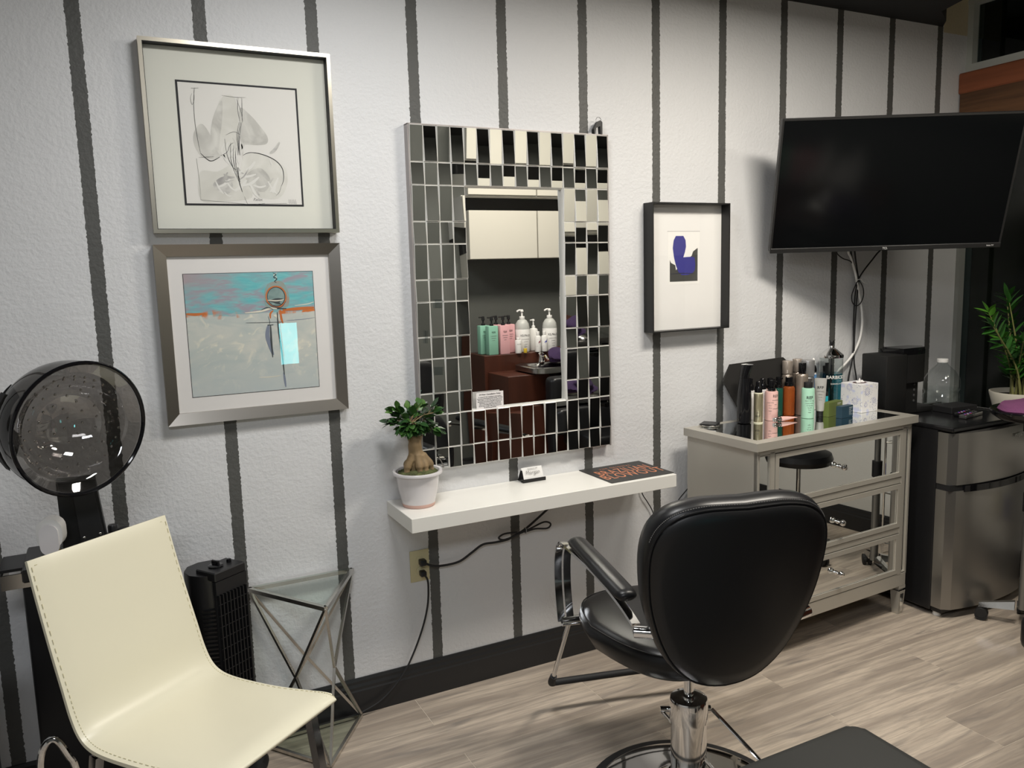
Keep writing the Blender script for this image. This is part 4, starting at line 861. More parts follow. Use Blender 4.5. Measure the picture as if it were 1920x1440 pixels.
# lying pink tube
t = on('pink_tube', 'small pink tube with silver cap lying on the dresser top', 'tube', 1.672, -.198, R(-3))
mm = Matrix.Translation((0, 0, .0112)) @ Matrix.Rotation(PI/2, 4, 'Y')
bm = newbm(); lathe(bm, [(.0, 0), (.0085, 0), (.0095, .002), (.0095, .016), (.007, .018), (.007, .028), (.0095, .030), (.0095, .036)], 18, mat4=mm); obj('cap', bm, chrome, t)
bm = newbm(); rings = []
for x_, a_, b_ in [(.0365, .0095, .0095), (.045, .0105, .0105), (.075, .0112, .0080), (.105, .0115, .0035), (.122, .0117, .0008)]:
    rings.append([bm.verts.new((x_, a_*math.cos(2*PI*k/16), .0112+b_*math.sin(2*PI*k/16))) for k in range(16)])
for a, b in zip(rings, rings[1:]):
    for k in range(16): bm.faces.new((a[k], a[(k+1) % 16], b[(k+1) % 16], b[k]))
bm.faces.new(rings[0][::-1]); bm.faces.new(rings[-1]); obj('tube_body', bm, pinkm, t)
# compact mirror/coaster
t = on('coaster', 'dark square pad on a round silver coaster at dresser\'s left end', 'coaster', 1.405, -.100, 0)
part(t, 'disc', [(.0, 0), (.044, 0), (.046, .002), (.046, .005), (.044, .007), (.0, .007)], chrome_soft, 32)
bm = newbm(); bx(bm, -.036, .036, -.036, .036, .0072, .012, bevel=.002); obj('pad', bm, black_pl, t, rot=(0, 0, R(35)), smooth=False)
# black hexagonal board leaning on the wall
t = on('leaning_board', 'flat black six-sided board leaning on the wall behind the bottles', 'board', 1.56, -.062, 0)
t.rotation_euler = (R(-5), 0, 0)
bm = newbm(); prism(bm, [(.075, .0), (-.035, .175), (.010, .245), (.32, .254), (.385, .20), (.33, .0)], 1, 0, .010); obj('board', bm, mat('black_foam_board', (.020, .019, .018), .6), t, smooth=False)

# ================================================================ mini fridge and what stands on it
FX0, FX1, FY0, FY1, FZ = 2.345, 2.900, -.485, -.08, .868
fr_ = thing('mini_fridge', 'two-door stainless mini fridge with black cabinet', 'refrigerator', ((FX0+FX1)/2, FY0, 0), 0)
fw = (FX1-FX0)/2
bm = newbm(); bx(bm, -fw, fw, 0, FY1-FY0, .025, FZ-.012, bevel=.004); bx(bm, -fw+.01, fw-.01, -.05, .0, .022, .045); obj('cabinet', bm, black_pl, fr_, smooth=False)
bm = newbm(); bx(bm, -fw-.003, fw+.003, -.075, FY1-FY0, FZ-.022, FZ, bevel=.006, seg=2); obj('top_panel', bm, mat('fridge_top_black', (.010, .010, .011), .18), fr_, smooth=False)
bm = newbm(); bx(bm, -fw+.03, fw-.03, FY1-FY0-.05, FY1-FY0-.045, FZ+.0, FZ+.006); tube(bm, [(-fw+.16, .30, FZ+.003), (fw-.02, .30, FZ+.003), (fw-.02, .06, FZ+.003)], .0025, 6); obj('top_rail', bm, chrome_soft, fr_, smooth=False, label='thin metal rail on the top')
steel = mat('stainless_door', (.33, .32, .30), .30, .85, bump=.08, bscale=400, vstretch=(1, 1, .03), bdist=.0003)
def curved_door(z0, z1):
    bm = newbm(); n = 18; F = []; Bk = []
    for i in range(n+1):
        u = -1+2*i/n; yy = -.070-.038*(1-u*u)
        if abs(u) > .93: yy += .018*(abs(u)-.93)/.07
        F.append((u*fw, yy)); 
    poly = F+[(fw, -.004), (-fw, -.004)]; prism(bm, poly, 2, z0, z1); return bm
dd = obj('freezer_door', curved_door(.612, FZ-.028), steel, fr_, angle=25)
text('magic', .030, mat('badge_silver', (.6, .6, .58), .2, 1.), dd, (.13, -.1050, .80), (PI/2, 0, R(6)), name='badge', sh=.3, ext=.0006)
dd = obj('fridge_door', curved_door(.045, .585), steel, fr_, angle=25)
bm = newbm(); n = 18; F = [(-fw+.002+(2*fw-.004)*i/n, -.066-.036*(1-(-1+2*i/n)**2)) for i in range(n+1)]; prism(bm, F+[(fw-.002, -.004), (-fw+.002, -.004)], 2, .5855, .6115); obj('handle_gap', bm, black_mt, fr_, smooth=False)
bm = newbm(); F = [(-fw+.07+(2*fw-.09)*i/n, -.080-.040*(1-(-1+2*(i/n*.9+.08))**2)) for i in range(n+1)]; prism(bm, F+[(fw-.02, -.05), (-fw+.07, -.05)], 2, .580, .608); obj('handle', bm, black_gl, fr_, smooth=False)
for sx_ in (-1, 1):
    for yy in (-.012, .36):
        bm = newbm(); lathe(bm, [(.017, 0), (.018, .004), (.016, .024)], 16); obj('foot', bm, white_pl, fr_, loc=(sx_*(fw-.035), yy, 0), label='white foot')
TZ = FZ+.0005
# coffee maker (0.88 of the drawn length)
km = mat('coffee_maker_black', (.010, .010, .010), .5)
t = thing('coffee_maker', 'black single-serve coffee maker on the left of the mini fridge', 'coffee maker', (2.325, -.160, TZ), R(-6))
bm = newbm(); bx(bm, 0, .145, -.085, .075, .0, .285, bevel=.006, seg=2); obj('water_tank', bm, km, t)
bm = newbm(); bx(bm, .1455, .255, -.062, .062, .0, .150, bevel=.004); obj('column', bm, km, t)
bm = newbm(); prism(bm, [(.1455, -.085), (.24, -.085), (.285, -.070), (.305, -.035), (.305, .035), (.285, .060), (.24, .075), (.1455, .075)], 2, .1505, .280); obj('brew_head', bm, km, t, angle=30)
bm = newbm(); prism(bm, [(.12, -.080), (.24, -.080), (.290, -.066), (.325, -.025), (.325, .025), (.29, .055), (.24, .070), (.12, .070)], 2, .2805, .302); obj('lid', bm, black_gl, t, angle=30)
bm = newbm(); prism(bm, [(.13, -.070), (.30, -.055), (.345, 0), (.30, .05), (.13, .06)], 2, .3022, .310); obj('lid_handle', bm, black_gl, t, angle=30)
bm = newbm(); bx(bm, .2555, .375, -.062, .062, 0, .028, bevel=.006, seg=2); obj('drip_tray', bm, km, t)
for k in range(4):
    bm = newbm(); lathe(bm, [(.0065, 0), (.0065, .002), (.005, .003)], 14, mat4=Matrix.Translation((.225, -.0622, .138-.026*k)) @ Matrix.Rotation(PI/2, 4, 'X')); obj('button', bm, mat('grey_button', (.06, .06, .06), .4), t)
cof = [o for o in COL.objects if o.name.startswith('coffee_maker')][0]; cof.scale = (.86, .95, 1.0)
# flat black box
t = thing('flat_box', 'flat black media box behind the remote controls on the mini fridge', 'box', (2.715, -.305, TZ), R(-4))
bm = newbm(); bx(bm, -.085, .085, -.055, .055, 0, .030, bevel=.002); obj('box', bm, black_mt, t, smooth=False)
# water jug
t = thing('water_jug', 'clear gallon water jug with white cap behind the flat black box', 'jug', (2.815, -.165, TZ), R(20))
jug = [(.066, 0), (.076, .006), (.078, .020), (.078, .055), (.072, .062), (.072, .070), (.078, .078), (.078, .115), (.074, .135), (.055, .170), (.030, .196), (.0215, .205), (.0215, .222)]
bm = newbm(); lathe(bm, jug, 36, sq=3.2, cap=False); obj('jug_body', bm, clearpl, t, angle=60)
bm = newbm(); lathe(bm, [(.0, .003)]+[(r_-.0025, z_+.002) for r_, z_ in jug[:7]]+[(.0755, .085), (.0, .088)], 36, sq=3.2, cap=False); obj('water', bm, glass_mat('water', (.93, .95, .95)), t, angle=60)
part(t, 'cap', [(.024, .212), (.0255, .214), (.0255, .228), (.024, .230), (.0, .230)], white_pl, 28, label='white cap')
for i, (x, y_, a, lab, L_, z_) in enumerate([(2.655, -.395, 12, 'black remote control with coloured buttons, upper one on the mini fridge', .155, .020), (2.640, -.438, 10, 'remote control wrapped in clear plastic, nearer one on the mini fridge', .165, 0)]):
    t = thing('remote_control', lab, 'remote', (x, y_, TZ+z_*0), R(a))
    bm = newbm(); bx(bm, -L_/2, L_/2, -.017, .017, 0, .017, bevel=.004, seg=2); obj('body', bm, black_gl if i == 0 else mat('glossy_wrap', (.05, .05, .05), .08, coat=1., bump=1., bscale=60, bdist=.003), t)
    cols = [(.45, .04, .10), (.05, .10, .5), (.5, .5, .5), (.25, .1, .4)]
    for k in range(10):
        bm = newbm(); box(bm, (-L_/2+.02+.013*k, .004*(1 if k % 2 else -1), .0175), (.008, .007, .002)); obj('button', bm, mat('button_%s' % 'abcd'[k % 4], cols[k % 4], .4) if k < 6 else mat('grey_button', (.06, .06, .06), .4), t, smooth=False)

# ================================================================ potted plant in the window corner
t = thing('plant_stand', 'black plant stand in the window corner beside the mini fridge', 'plant stand', (3.00, -.44, 0), 0)
bm = newbm(); lathe(bm, [(.12, .775), (.125, .778), (.125, .792), (.12, .795)], 28); obj('stand_top', bm, black_mt, t)
for k in range(3):
    a = 2*PI*k/3+.5; bm = newbm(); tube(bm, [(.10*math.cos(a), .10*math.sin(a), .776), (.09*math.cos(a), .09*math.sin(a), 0)], .010, 8); obj('leg', bm, black_mt, t)
zz = thing('zamioculcas', 'leafy green plant with upright stems in a cream pot by the window', 'potted plant', (2.995, -.44, .7955), 0)
bm = newbm(); lathe(bm, [(.070, 0), (.080, .004), (.104, .060), (.120, .120), (.128, .150), (.128, .158), (.122, .158), (.116, .130)], 36); obj('pot', bm, mat('cream_ceramic', (.70, .66, .56), .35), zz, angle=50)
bm = newbm(); lathe(bm, [(.117, .135), (.06, .142), (0, .145)], 24); obj('soil', bm, mat('dark_soil', (.03, .022, .014), .9, bump=1, bscale=120, bdist=.006), zz)
zl = [mat('plant_leaf_dark', (.030, .115, .018), .3), mat('plant_leaf_bright', (.10, .30, .03), .35)]; stemm = mat('plant_stem', (.20, .20, .07), .5)
zmesh = [leaf_mesh('leaf', .075, .026, zl[0], .1), leaf_mesh('leaf', .065, .024, zl[1], .1)]
rz = random.Random(4)
stems = [((-.05, .0), (-.19, .05), .40, 1), ((-.04, -.03), (-.26, -.02), .34, 0), ((.0, -.02), (-.03, -.10), .56, 1), ((.02, .02), (-.07, .03), .44, 0), ((.03, -.03), (.06, -.12), .50, 1), ((-.02, .03), (-.08, -.10), .30, 0), ((.05, .02), (.12, -.02), .42, 0), ((0, .04), (.02, .10), .46, 0), ((-.03, 0), (-.13, -.08), .27, 0), ((.02, -.04), (.0, -.17), .36, 1)]
for si, (b0, tp, h_, br) in enumerate(stems):
    P = [Vector((b0[0], b0[1], .138)), Vector((b0[0]*1.1+(tp[0]-b0[0])*.22, b0[1]+(tp[1]-b0[1])*.22, .138+h_*.45)), Vector((tp[0], tp[1], .138+h_))]
    sp = smoothp(P, 8); bm = newbm(); tube(bm, sp, [.0065, .006, .005, .004, .003, .002], 7); obj('stem', bm, stemm, zz)
    n = len(sp)
    for i in range(5, n):
        p = sp[i]; d = (sp[min(i+1, n-1)]-sp[i-1]).normalized()
        for s_ in (-1, 1):
            side = d.cross(Vector((math.cos(si*1.3), math.sin(si*1.3), 0))).normalized()*s_
            dd_ = (side*.9+d*.75+Vector((rz.uniform(-.2, .2), rz.uniform(-.2, .2), rz.uniform(-.1, .2))))
            obj('leaf', zmesh[1 if (br and (i > n-7 or rz.random() < .3)) else 0], None, zz, loc=p, rot=orient(dd_, tw=rz.uniform(-.4, .4)))
    obj('leaf', zmesh[br], None, zz, loc=sp[-1], rot=orient(d))

# ================================================================ rolling tray stand at right edge
def star_base(t, cx, cy, R_, n=5, a0=0., zt=.075, angs=None):
    for a in (angs or [a0+2*PI*k/n for k in range(n)]):
        c_, s_ = math.cos(a), math.sin(a)
        bm = newbm(); V = []
        for rr, w_, z0, z1 in [(.03, .020, zt, zt+.035), (R_*.6, .017, zt-.008, zt+.018), (R_, .013, zt-.018, zt+.002)]:
            V.append([bm.verts.new((cx+rr*c_-w_*s_*q, cy+rr*s_+w_*c_*q, z)) for q, z in ((-1, z0), (1, z0), (.6, z1), (-.6, z1))])
        for A, B in zip(V, V[1:]):
            for j in range(4): bm.faces.new((A[j], A[(j+1) % 4], B[(j+1) % 4], B[j]))
        bm.faces.new(V[0][::-1]); bm.faces.new(V[-1]); lg = obj('base_leg', bm, chrome, t, smooth=False)
        wx, wy = cx+(R_-.012)*c_, cy+(R_-.012)*s_
        bm = newbm(); tube(bm, [(wx, wy, .050), (wx, wy, zt-.018)], .006, 8)
        for q in (-1, 1): tube(bm, [(wx-s_*q*.007, wy+c_*q*.007, .0255), (wx-s_*q*.021, wy+c_*q*.021, .0255)], .0255, 20)
        tube(bm, [(wx-s_*.023, wy+c_*.023, .034), (wx+s_*.023, wy-c_*.023, .034)], .022, 16); obj('caster', bm, rubber, lg)
t = thing('tray_stand', 'black round tray on a chrome rolling stand in front of the mini fridge', 'stand', (2.572, -.76, 0), 0)
star_base(t, 0, 0, .165, angs=[R(117), R(30), R(-45)])
bm = newbm(); tube(bm, [(0, 0, .08), (0, 0, .52)], .0190, 16); tube(bm, [(0, 0, .515), (0, 0, .595)], .0245, 16, mi=1); tube(bm, [(0, 0, .595), (0, 0, .90)], .0150, 16); obj('pole', bm, [mat('fluted_grey_metal', (.26, .26, .25), .3, .8), black_pl], t)
bm = newbm(); lathe(bm, [(.0, .905), (.10, .903), (.175, .915), (.205, .935), (.212, .950), (.208, .956), (.195, .948), (.15, .935), (.0, .932)], 40, mat4=Matrix.Translation((.03, 0, 0)) @ Matrix.Diagonal((1, .8, 1, 1))); obj('tray', bm, black_gl, t)
bm = newbm(); tube(bm, [(-.04, 0, .90), (-.04, 0, .865)], .018, 10); obj('tray_knob', bm, black_pl, t)
purple = mat('purple_towel', (.15, .045, .12), .9, bump=1., bscale=220, bdist=.002)
bm = newbm(); lathe(bm, [(.0, .9355), (.17, .944), (.178, .956), (.165, .972), (.10, .986), (.0, .99)], 32, mat4=Matrix.Diagonal((1, .8, 1, 1)))
for v in bm.verts: v.co.z += .004*math.sin(v.co.x*40)*math.sin(v.co.y*33); v.co.z = max(v.co.z, .938)
o = obj('purple_cloth', bm, purple, None, loc=(2.602, -.76, 0)); tag(o, 'folded purple cloth lying in the black round tray', 'cloth')
# stool and fluted pole seen only in the drawer mirrors
t = thing('rolling_stool', 'black round rolling stool reflected in the dresser\'s drawer mirrors', 'stool', (2.50, -1.17, 0), 0)
star_base(t, 0, 0, .19, 5, R(24))
bm = newbm(); tube(bm, [(0, 0, .09), (0, 0, .30)], .020, 16); tube(bm, [(0, 0, .30), (0, 0, .50)], .012, 16); obj('pole', bm, chrome, t)
bm = newbm(); lathe(bm, [(.0, .50), (.06, .50), (.10, .515), (.165, .525), (.175, .55), (.165, .578), (.10, .59), (0, .59)], 36); obj('seat', bm, leather, t)
t = thing('open_shelf_rack', 'chrome wire rack holding small bottles behind the tray stand', 'rack', (2.985, -.78, 0), 0)
for sx_ in (-1, 1):
    for sy_ in (-1, 1):
        bm = newbm(); tube(bm, [(sx_*.09, sy_*.14, 0), (sx_*.09, sy_*.14, .66)], .006, 8); obj('post', bm, chrome, t)
for z_ in (.06, .34, .62):
    bm = newbm()
    for k in range(13): tube(bm, [(-.09, -.14+.28*k/12, z_), (.09, -.14+.28*k/12, z_)], .002, 5)
    for s_ in (-1, 1): tube(bm, [(s_*.09, -.14, z_), (s_*.09, .14, z_)], .004, 6)
    obj('wire_shelf', bm, chrome, t)
for i, (x, y_, cc, lab) in enumerate([(2.945, -.70, (.05, .08, .45), 'blue bottle on the middle wire shelf, half hidden by the mini fridge'), (2.955, -.78, (.55, .45, .05), 'yellow bottle on the middle wire shelf'), (3.02, -.74, (.1, .35, .12), 'green bottle at the back of the middle wire shelf')]):
    t = thing('small_bottle', lab, 'bottle', (x, y_, .3445), 0); part(t, 'bottle', rprof(.024, 0, .11, .004, .01), mat('bottle_tint_%s' % 'abc'[i], cc, .3)); part(t, 'cap', rprof(.012, .1105, .135, .002), white_pl)

# ================================================================ wire-hourglass glass side table
t = thing('side_table', 'chrome hourglass frame side table with triangular glass top and base', 'side table', (-.32, -.12, 0), 0)
def L_(p): return Vector((p[0]+.32, p[1]+.12, p[2]))
TA, TB, TC = (-.498, -.022, .553), (-.312, -.312, .553), (-.145, -.024, .553)
BA, BB, BC = (-.50, -.040, .010), (-.322, -.285, .010), (-.145, -.036, .010)
NAB, NBC, NAC = (-.391, -.170, .280), (-.262, -.165, .280), (-.326, -.044, .280)
def bars(name, prs, w_=.0075, m=chrome_soft):
    for a, b in prs:
        bm = newbm(); tube(bm, [L_(a), L_(b)], w_, 4); obj(name, bm, m, t, smooth=False)
bars('top_bar', [(TA, TB), (TB, TC), (TC, TA)], .0095); bars('base_bar', [(BA, BB), (BB, BC), (BC, BA)])
bars('strut', [(TA, NAB), (TB, NAB), (TB, NBC), (TC, NBC), (TA, NAC), (TC, NAC), (NAB, BA), (NAB, BB), (NBC, BB), (NBC, BC), (NAC, BA), (NAC, BC)], .0062)
for nm, tri, z_ in (('glass_top', (TA, TB, TC), .5615), ('glass_base', (BA, BB, BC), .0145)):
    bm = newbm(); c_ = sum((Vector(p) for p in tri), Vector())/3; prism(bm, [((Vector(p)-c_).xy*.93+c_.xy)[:] for p in tri], 2, z_, z_+.004)
    for v in bm.verts: v.co = L_(v.co)
    obj(nm, bm, glass_g, t, smooth=False)

# ================================================================ tower fan
FA = R(33)
t = thing('tower_fan', 'black tower fan standing behind the cream chair', 'fan', (-.612, -.125, 0), FA)
fan_obj = t
bm = newbm(); prism(bm, [(.052, -.035), (.052, .035), (.040, .060), (.010, .078), (-.030, .076), (-.062, .050), (-.074, .010), (-.066, -.028), (-.040, -.052), (-.005, -.058), (.03, -.052)], 2, .03, .655); obj('body', bm, black_pl, t, angle=45)
bm = newbm(); lathe(bm, [(.0, 0), (.11, 0), (.112, .008), (.10, .026), (.07, .032), (0, .032)], 32); obj('base', bm, black_pl, t)
bm = newbm(); bx(bm, -.052, .052, -.066, -.0585, .04, .62); fg = obj('grille_frame', bm, black_mt, t, smooth=False)
bm = newbm(); bx(bm, -.054, .054, -.071, .010, .640, .668, bevel=.003); bx(bm, -.054, .054, -.071, -.058, .60, .640); obj('control_panel', bm, black_pl, t, smooth=False)
for k in range(9):
    bm = newbm(); bx(bm, -.050+.0118*k, -.0465+.0118*k, -.078, -.066, .05, .60); obj('grille_bar', bm, black_pl, t, smooth=False)
bm = newbm()
for k in range(16): bx(bm, -.053, .053, -.0762, -.0745, .06+.034*k, .0625+.034*k)
obj('cross_wires', bm, black_pl, t, smooth=False)
bm = newbm(); lathe(bm, [(.020, .6685), (.021, .672), (.018, .674)], 24); box(bm, (0, 0, .680), (.007, .030, .014), None, bevel=.002); obj('dial', bm, black_gl, t, loc=(-.012, -.025, 0))
bm = newbm(); lathe(bm, [(.007, .6685), (.007, .677), (.005, .679)], 16); obj('button', bm, black_gl, t, loc=(.030, -.030, 0))
for k in range(20):
    bm = newbm(); a = R(215); bx(bm, -.018, .018, -.003, .0, .30+.013*k, .305+.013*k); obj('side_vent', bm, black_gl, t, loc=(-.058, -.040, 0), rot=(0, 0, R(-55)), smooth=False)

fan_obj.scale = (1.1, 1.1, 1.045)
# ================================================================ cream sling chair
cL, cRr = Vector((-.973, -.619)), Vector((-.653, -.382)); ux = (cRr-cL).normalized(); fwd_ = Vector((ux.y, -ux.x))
mid = (cL+cRr)/2+ux*.010
ch = thing('sling_chair', 'cream leather chair with stitched edges in the left foreground', 'chair', (mid.x, mid.y, 0), math.atan2(ux.y, ux.x))
# local: x right (seen from front of camera), -y is the seat direction
prof = [(.178, .905), (.150, .80), (.118, .69), (.086, .59), (.064, .522), (.040, .478), (.008, .455), (-.04, .446), (-.12, .446), (-.22, .452), (-.32, .464), (-.385, .473), (-.415, .4715), (-.425, .465)]
P = smoothp([Vector((0, p[0], p[1])) for p in prof], 5)
creaml = mat('cream_bonded_leather', (.80, .755, .585), .33, bump=.1, bscale=200, bdist=.0004)
def sling(off, wd_fn, bulge=0.):
    pass
bm = newbm(); N = len(P); cols_ = 14; topv = []; botv = []
for i, p in enumerate(P):
    d = (P[min(i+1, N-1)]-P[max(i-1, 0)]).normalized(); nrm = Vector((0, d.z, -d.y)); 
    if nrm.z < 0 and nrm.y > 0: nrm = -nrm
    nrm = Vector((1, 0, 0)).cross(d); nrm = -nrm if nrm.y > 0 and i < N*.4 else nrm
    nrm = Vector((0, -abs(nrm.y) if i < N*.5 else nrm.y*(1 if nrm.z > 0 else -1), abs(nrm.z)))
    t_ = i/(N-1); hw = .206+.006*math.sin(PI*t_)-(.006 if t_ > .9 else 0)
    tv_, bv = [], []
    for k in range(cols_+1):
        u = -1+2*k/cols_; e = min((1-abs(u))*hw, min(i, N-1-i)*.012+.0001); th = .004+.005*min(1, e/.022)**.5
        tv_.append(bm.verts.new((u*hw, p.y+nrm.y*th, p.z+nrm.z*th))); bv.append(bm.verts.new((u*hw, p.y-nrm.y*.006, p.z-nrm.z*.006)))
    topv.append(tv_); botv.append(bv)
for i in range(N-1):
    for k in range(cols_):
        bm.faces.new((topv[i][k], topv[i][k+1], topv[i+1][k+1], topv[i+1][k])); bm.faces.new((botv[i][k], botv[i+1][k], botv[i+1][k+1], botv[i][k+1]))
    for k in (0, cols_): bm.faces.new((topv[i][k], topv[i+1][k], botv[i+1][k], botv[i][k]))
for k in range(cols_):
    for i in (0, N-1): bm.faces.new((topv[i][k], topv[i][k+1], botv[i][k+1], botv[i][k]))
obj('seat_shell', bm, creaml, ch, angle=50)
bm = newbm()
def onsl(u, i, h=.0065):
    p = P[i]; d = (P[min(i+1, N-1)]-P[max(i-1, 0)]).normalized(); n_ = Vector((1, 0, 0)).cross(d); n_ = n_ if n_.z > 0 or (n_.y < 0) else -n_
    n_ = Vector((0, -abs(n_.y), abs(n_.z))) if i < N*.5 else Vector((0, 0, 1)); return Vector((u, p.y, p.z))+n_*h
for u in (-.200, .200):
    for i in range(1, N-3): tube(bm, [onsl(u, i)*.85+onsl(u, i+1)*.15, onsl(u, i)*.3+onsl(u, i+1)*.7], .0009, 4)
for iy, cnt in ((1, 36),):
    for k in range(cnt): tube(bm, [onsl(-.192+.384*k/cnt, iy), onsl(-.192+.384*(k+.6)/cnt, iy)], .0009, 4)
for k in range(36): tube(bm, [Vector((-.19+.38*k/36, -.407, .4805)), Vector((-.19+.38*(k+.6)/36, -.407, .4805))], .0009, 4)
o = obj('stitching', bm, mat('pale_stitching', (.60, .55, .36), .7), ch); o['kind'] = 'stuff'
dkc = mat('dark_chrome', (.35, .35, .36), .12, 1.)
for sx_ in (-1, 1):
    bm = newbm(); tube(bm, [(sx_*.185, -.36, .437), (sx_*.185, .02, .428)], .014, 4, flat=(1, .6)); obj('side_rail', bm, dkc, ch, smooth=False)
    bm = newbm(); tube(bm, [(sx_*.185, -.345, .430), (sx_*.195, -.40, 0)], .017, 4); obj('leg', bm, dkc, ch, smooth=False)
    bm = newbm(); tube(bm, [(sx_*.185, .015, .420), (sx_*.195, .10, 0)], .017, 4); obj('leg', bm, dkc, ch, smooth=False)
for yy in (-.34, .0):
    bm = newbm(); tube(bm, [(-.185, yy, .425), (.185, yy, .425)], .012, 4); obj('cross_rail', bm, dkc, ch, smooth=False)

# ================================================================ hooded dryer chair
hd = thing('hood_dryer_chair', 'black salon dryer chair with a smoky transparent hood behind the cream chair', 'dryer chair', (-.95, -.22, 0), 0)
bm = newbm(); bx(bm, -.165, .20, -.02, .10, .10, .815, bevel=.01, seg=2); obj('back_panel', bm, mat('black_vinyl_panel', (.008, .008, .009), .45), hd)
bm = newbm(); bx(bm, -.155, .02, -.10, .12, .80, .835, bevel=.004); bx(bm, .0, .13, .0, .12, .80, .835); bx(bm, -.215, -.155, -.02, .11, .812, .82); obj('top_tray', bm, black_pl, hd, smooth=False)
bm = newbm(); bx(bm, -.212, -.10, -.028, -.022, .765, .806); bx(bm, -.212, -.206, -.022, .11, .765, .806)
o = obj('steel_bracket', bm, chrome_soft, hd, smooth=False, label='bare steel bracket')
for k in range(2):
    bm = newbm(); sphere(bm, (-.130+.022*k, -.030, .783), .005, 0, 10, 6, (1, .5, 1)); obj('bolt', bm, black_pl if k == 0 else chrome, hd)
bm = newbm(); bx(bm, -.17, .22, -.02, .10, 0, .10); obj('plinth', bm, black_mt, hd, smooth=False)
bm = newbm(); prism(bm, [(-.058, .80), (-.061, 1.035), (.036, 1.035), (.058, .80)], 1, .0, .070); obj('neck', bm, black_pl, hd, smooth=False)
bm = newbm(); prism(bm, [(-.012, .86), (-.022, 1.005), (.030, 1.005), (.046, .87)], 1, -.012, -.0005); obj('neck_cover', bm, black_mt, hd, smooth=False)
for x, z_ in ((-.005, .875), (.036, .880)):
    bm = newbm(); sphere(bm, (x, -.013, z_), .004, 0, 10, 6, (1, .5, 1)); obj('screw', bm, chrome, hd)
for x, r_ in ((.068, .014), (.098, .018)):
    bm = newbm(); lathe(bm, [(r_, .80), (r_, .855+.015*(x < .08)), (r_*.85, .86+.015*(x < .08)), (0, .86+.015*(x < .08))], 20, c=(x, .082, 0)); obj('control_knob', bm, black_pl, hd)
bm = newbm(); bx(bm, .04, .13, .065, .10, .80, .848); obj('knob_block', bm, black_pl, hd, smooth=False)
# hood: opening faces right towards camera
hn = Vector((.50, -.85, -.10)).normalized(); hc = Vector((.022, -.195, 1.212)); HR = .172
hx_ = hn.cross(Vector((0, 0, 1))).normalized(); hz_ = hx_.cross(hn); HM = Matrix((( *hx_, 0), (*hn, 0), (*hz_, 0), (0, 0, 0, 1))).transposed(); HM = Matrix.Translation(hc) @ HM @ Matrix.Rotation(-PI/2, 4, 'X')
# in the lathe frame +z is the opening direction
bowl = [(HR*math.sin(a), -HR*1.0*math.cos(a)-.040) for a in [R(k) for k in range(0, 91, 6)]]+[(HR, -.02), (HR, .0)]
bm = newbm(); lathe(bm, bowl, 56, mat4=HM, cap=False); obj('outer_hood', bm, smoke, hd, angle=80)
inner = [(r_*.83, z_*.83) for r_, z_ in [(0, -.165), (.05, -.161), (.09, -.146), (.125, -.118), (.148, -.085), (.160, -.045), (.163, -.030), (.178, -.020), (.200, -.006)]]
bm = newbm(); lathe(bm, inner, 56, mat4=HM, cap=False); obj('inner_bowl', bm, glass_mat('pale_smoke_plastic', (.80, .78, .76), rough=.03, ior=1.9), hd, angle=80)
bm = newbm(); pts = [HM @ Vector((HR*math.cos(2*PI*k/64), HR*math.sin(2*PI*k/64), 0)) for k in range(64)]; tube(bm, pts, .0055, 8, closed=True); obj('hood_rim', bm, black_gl, hd)
bm = newbm(); lathe(bm, [(.085*.8, -.225), (.15*.8, -.195), (.205*.82, -.110), (.2065*.82, -.085), (.150*.8, -.190), (.082*.8, -.220)], 40, mat4=HM, cap=False)
for v in list(bm.verts): pass
bmesh.ops.delete(bm, geom=[f for f in bm.faces if (HM.inverted() @ f.calc_center_median()).x < .05 or abs((HM.inverted() @ f.calc_center_median()).y) > .09], context='FACES')
obj('motor_housing', bm, black_mt, hd)
for ring_i, (rr, zz_, n_) in enumerate([(.037, -.1325, 8), (.071, -.121, 14), (.098, -.101, 20), (.118, -.076, 26), (.1295, -.048, 30)]):
    for k in range(n_):
        a = 2*PI*(k+.5*(ring_i % 2))/n_
        if ring_i == 0 and k == 0:
            bm = newbm(); lathe(bm, [(.0035, 0), (.0026, .002), (.0012, .0022)], 8, cap=False); hole_me = mesh('air_hole', bm, chrome_soft)
        obj('air_hole', hole_me, None, hd, loc=HM @ Vector((rr*math.cos(a), rr*math.sin(a), zz_+.002)), rot=HM.to_euler())
# chair arm loop
bm = newbm(); tube(bm, [(-.145, -.33, .0), (-.142, -.33, .30), (-.135, -.33, .43), (-.105, -.33, .468), (-.078, -.33, .42), (-.060, -.33, .34), (-.05, -.33, .0)], .0085, 10, smooth_n=5); tag(obj('tubular_leg_frame', bm, chrome, None, loc=(-.95, -.22, 0)), 'bent chrome tube loop low behind the cream chair', 'tube frame')
# air freshener
t = thing('air_freshener', 'white plug-in style air freshener with amber liquid on the dryer tray', 'air freshener', (-1.030, -.285, .8355), R(-12))
t.scale = (.86, .86, .86)
def pill(bm, w_, z0, z1, y0, y1, mi=0, n=10):
    poly = [(w_*math.cos(PI*k/n), z1-w_+w_*math.sin(PI*k/n)) for k in range(n+1)]+[(-w_*math.cos(PI*k/n), z0+w_-w_*math.sin(PI*k/n)) for k in range(n+1)]; prism(bm, poly, 1, y0, y1, mi)
bm = newbm(); pill(bm, .037, .045, .145, -.02, .03); obj('housing', bm, white_pl, t, angle=40)
bm = newbm(); pill(bm, .027, .030, .128, -.028, -.0205); obj('front_cover', bm, mat('bright_white_plastic', (.86, .83, .84), .4), t, angle=40)
bm = newbm(); bx(bm, -.034, .034, -.018, .028, .018, .0445, bevel=.01, seg=2); obj('clear_base', bm, clearpl, t)
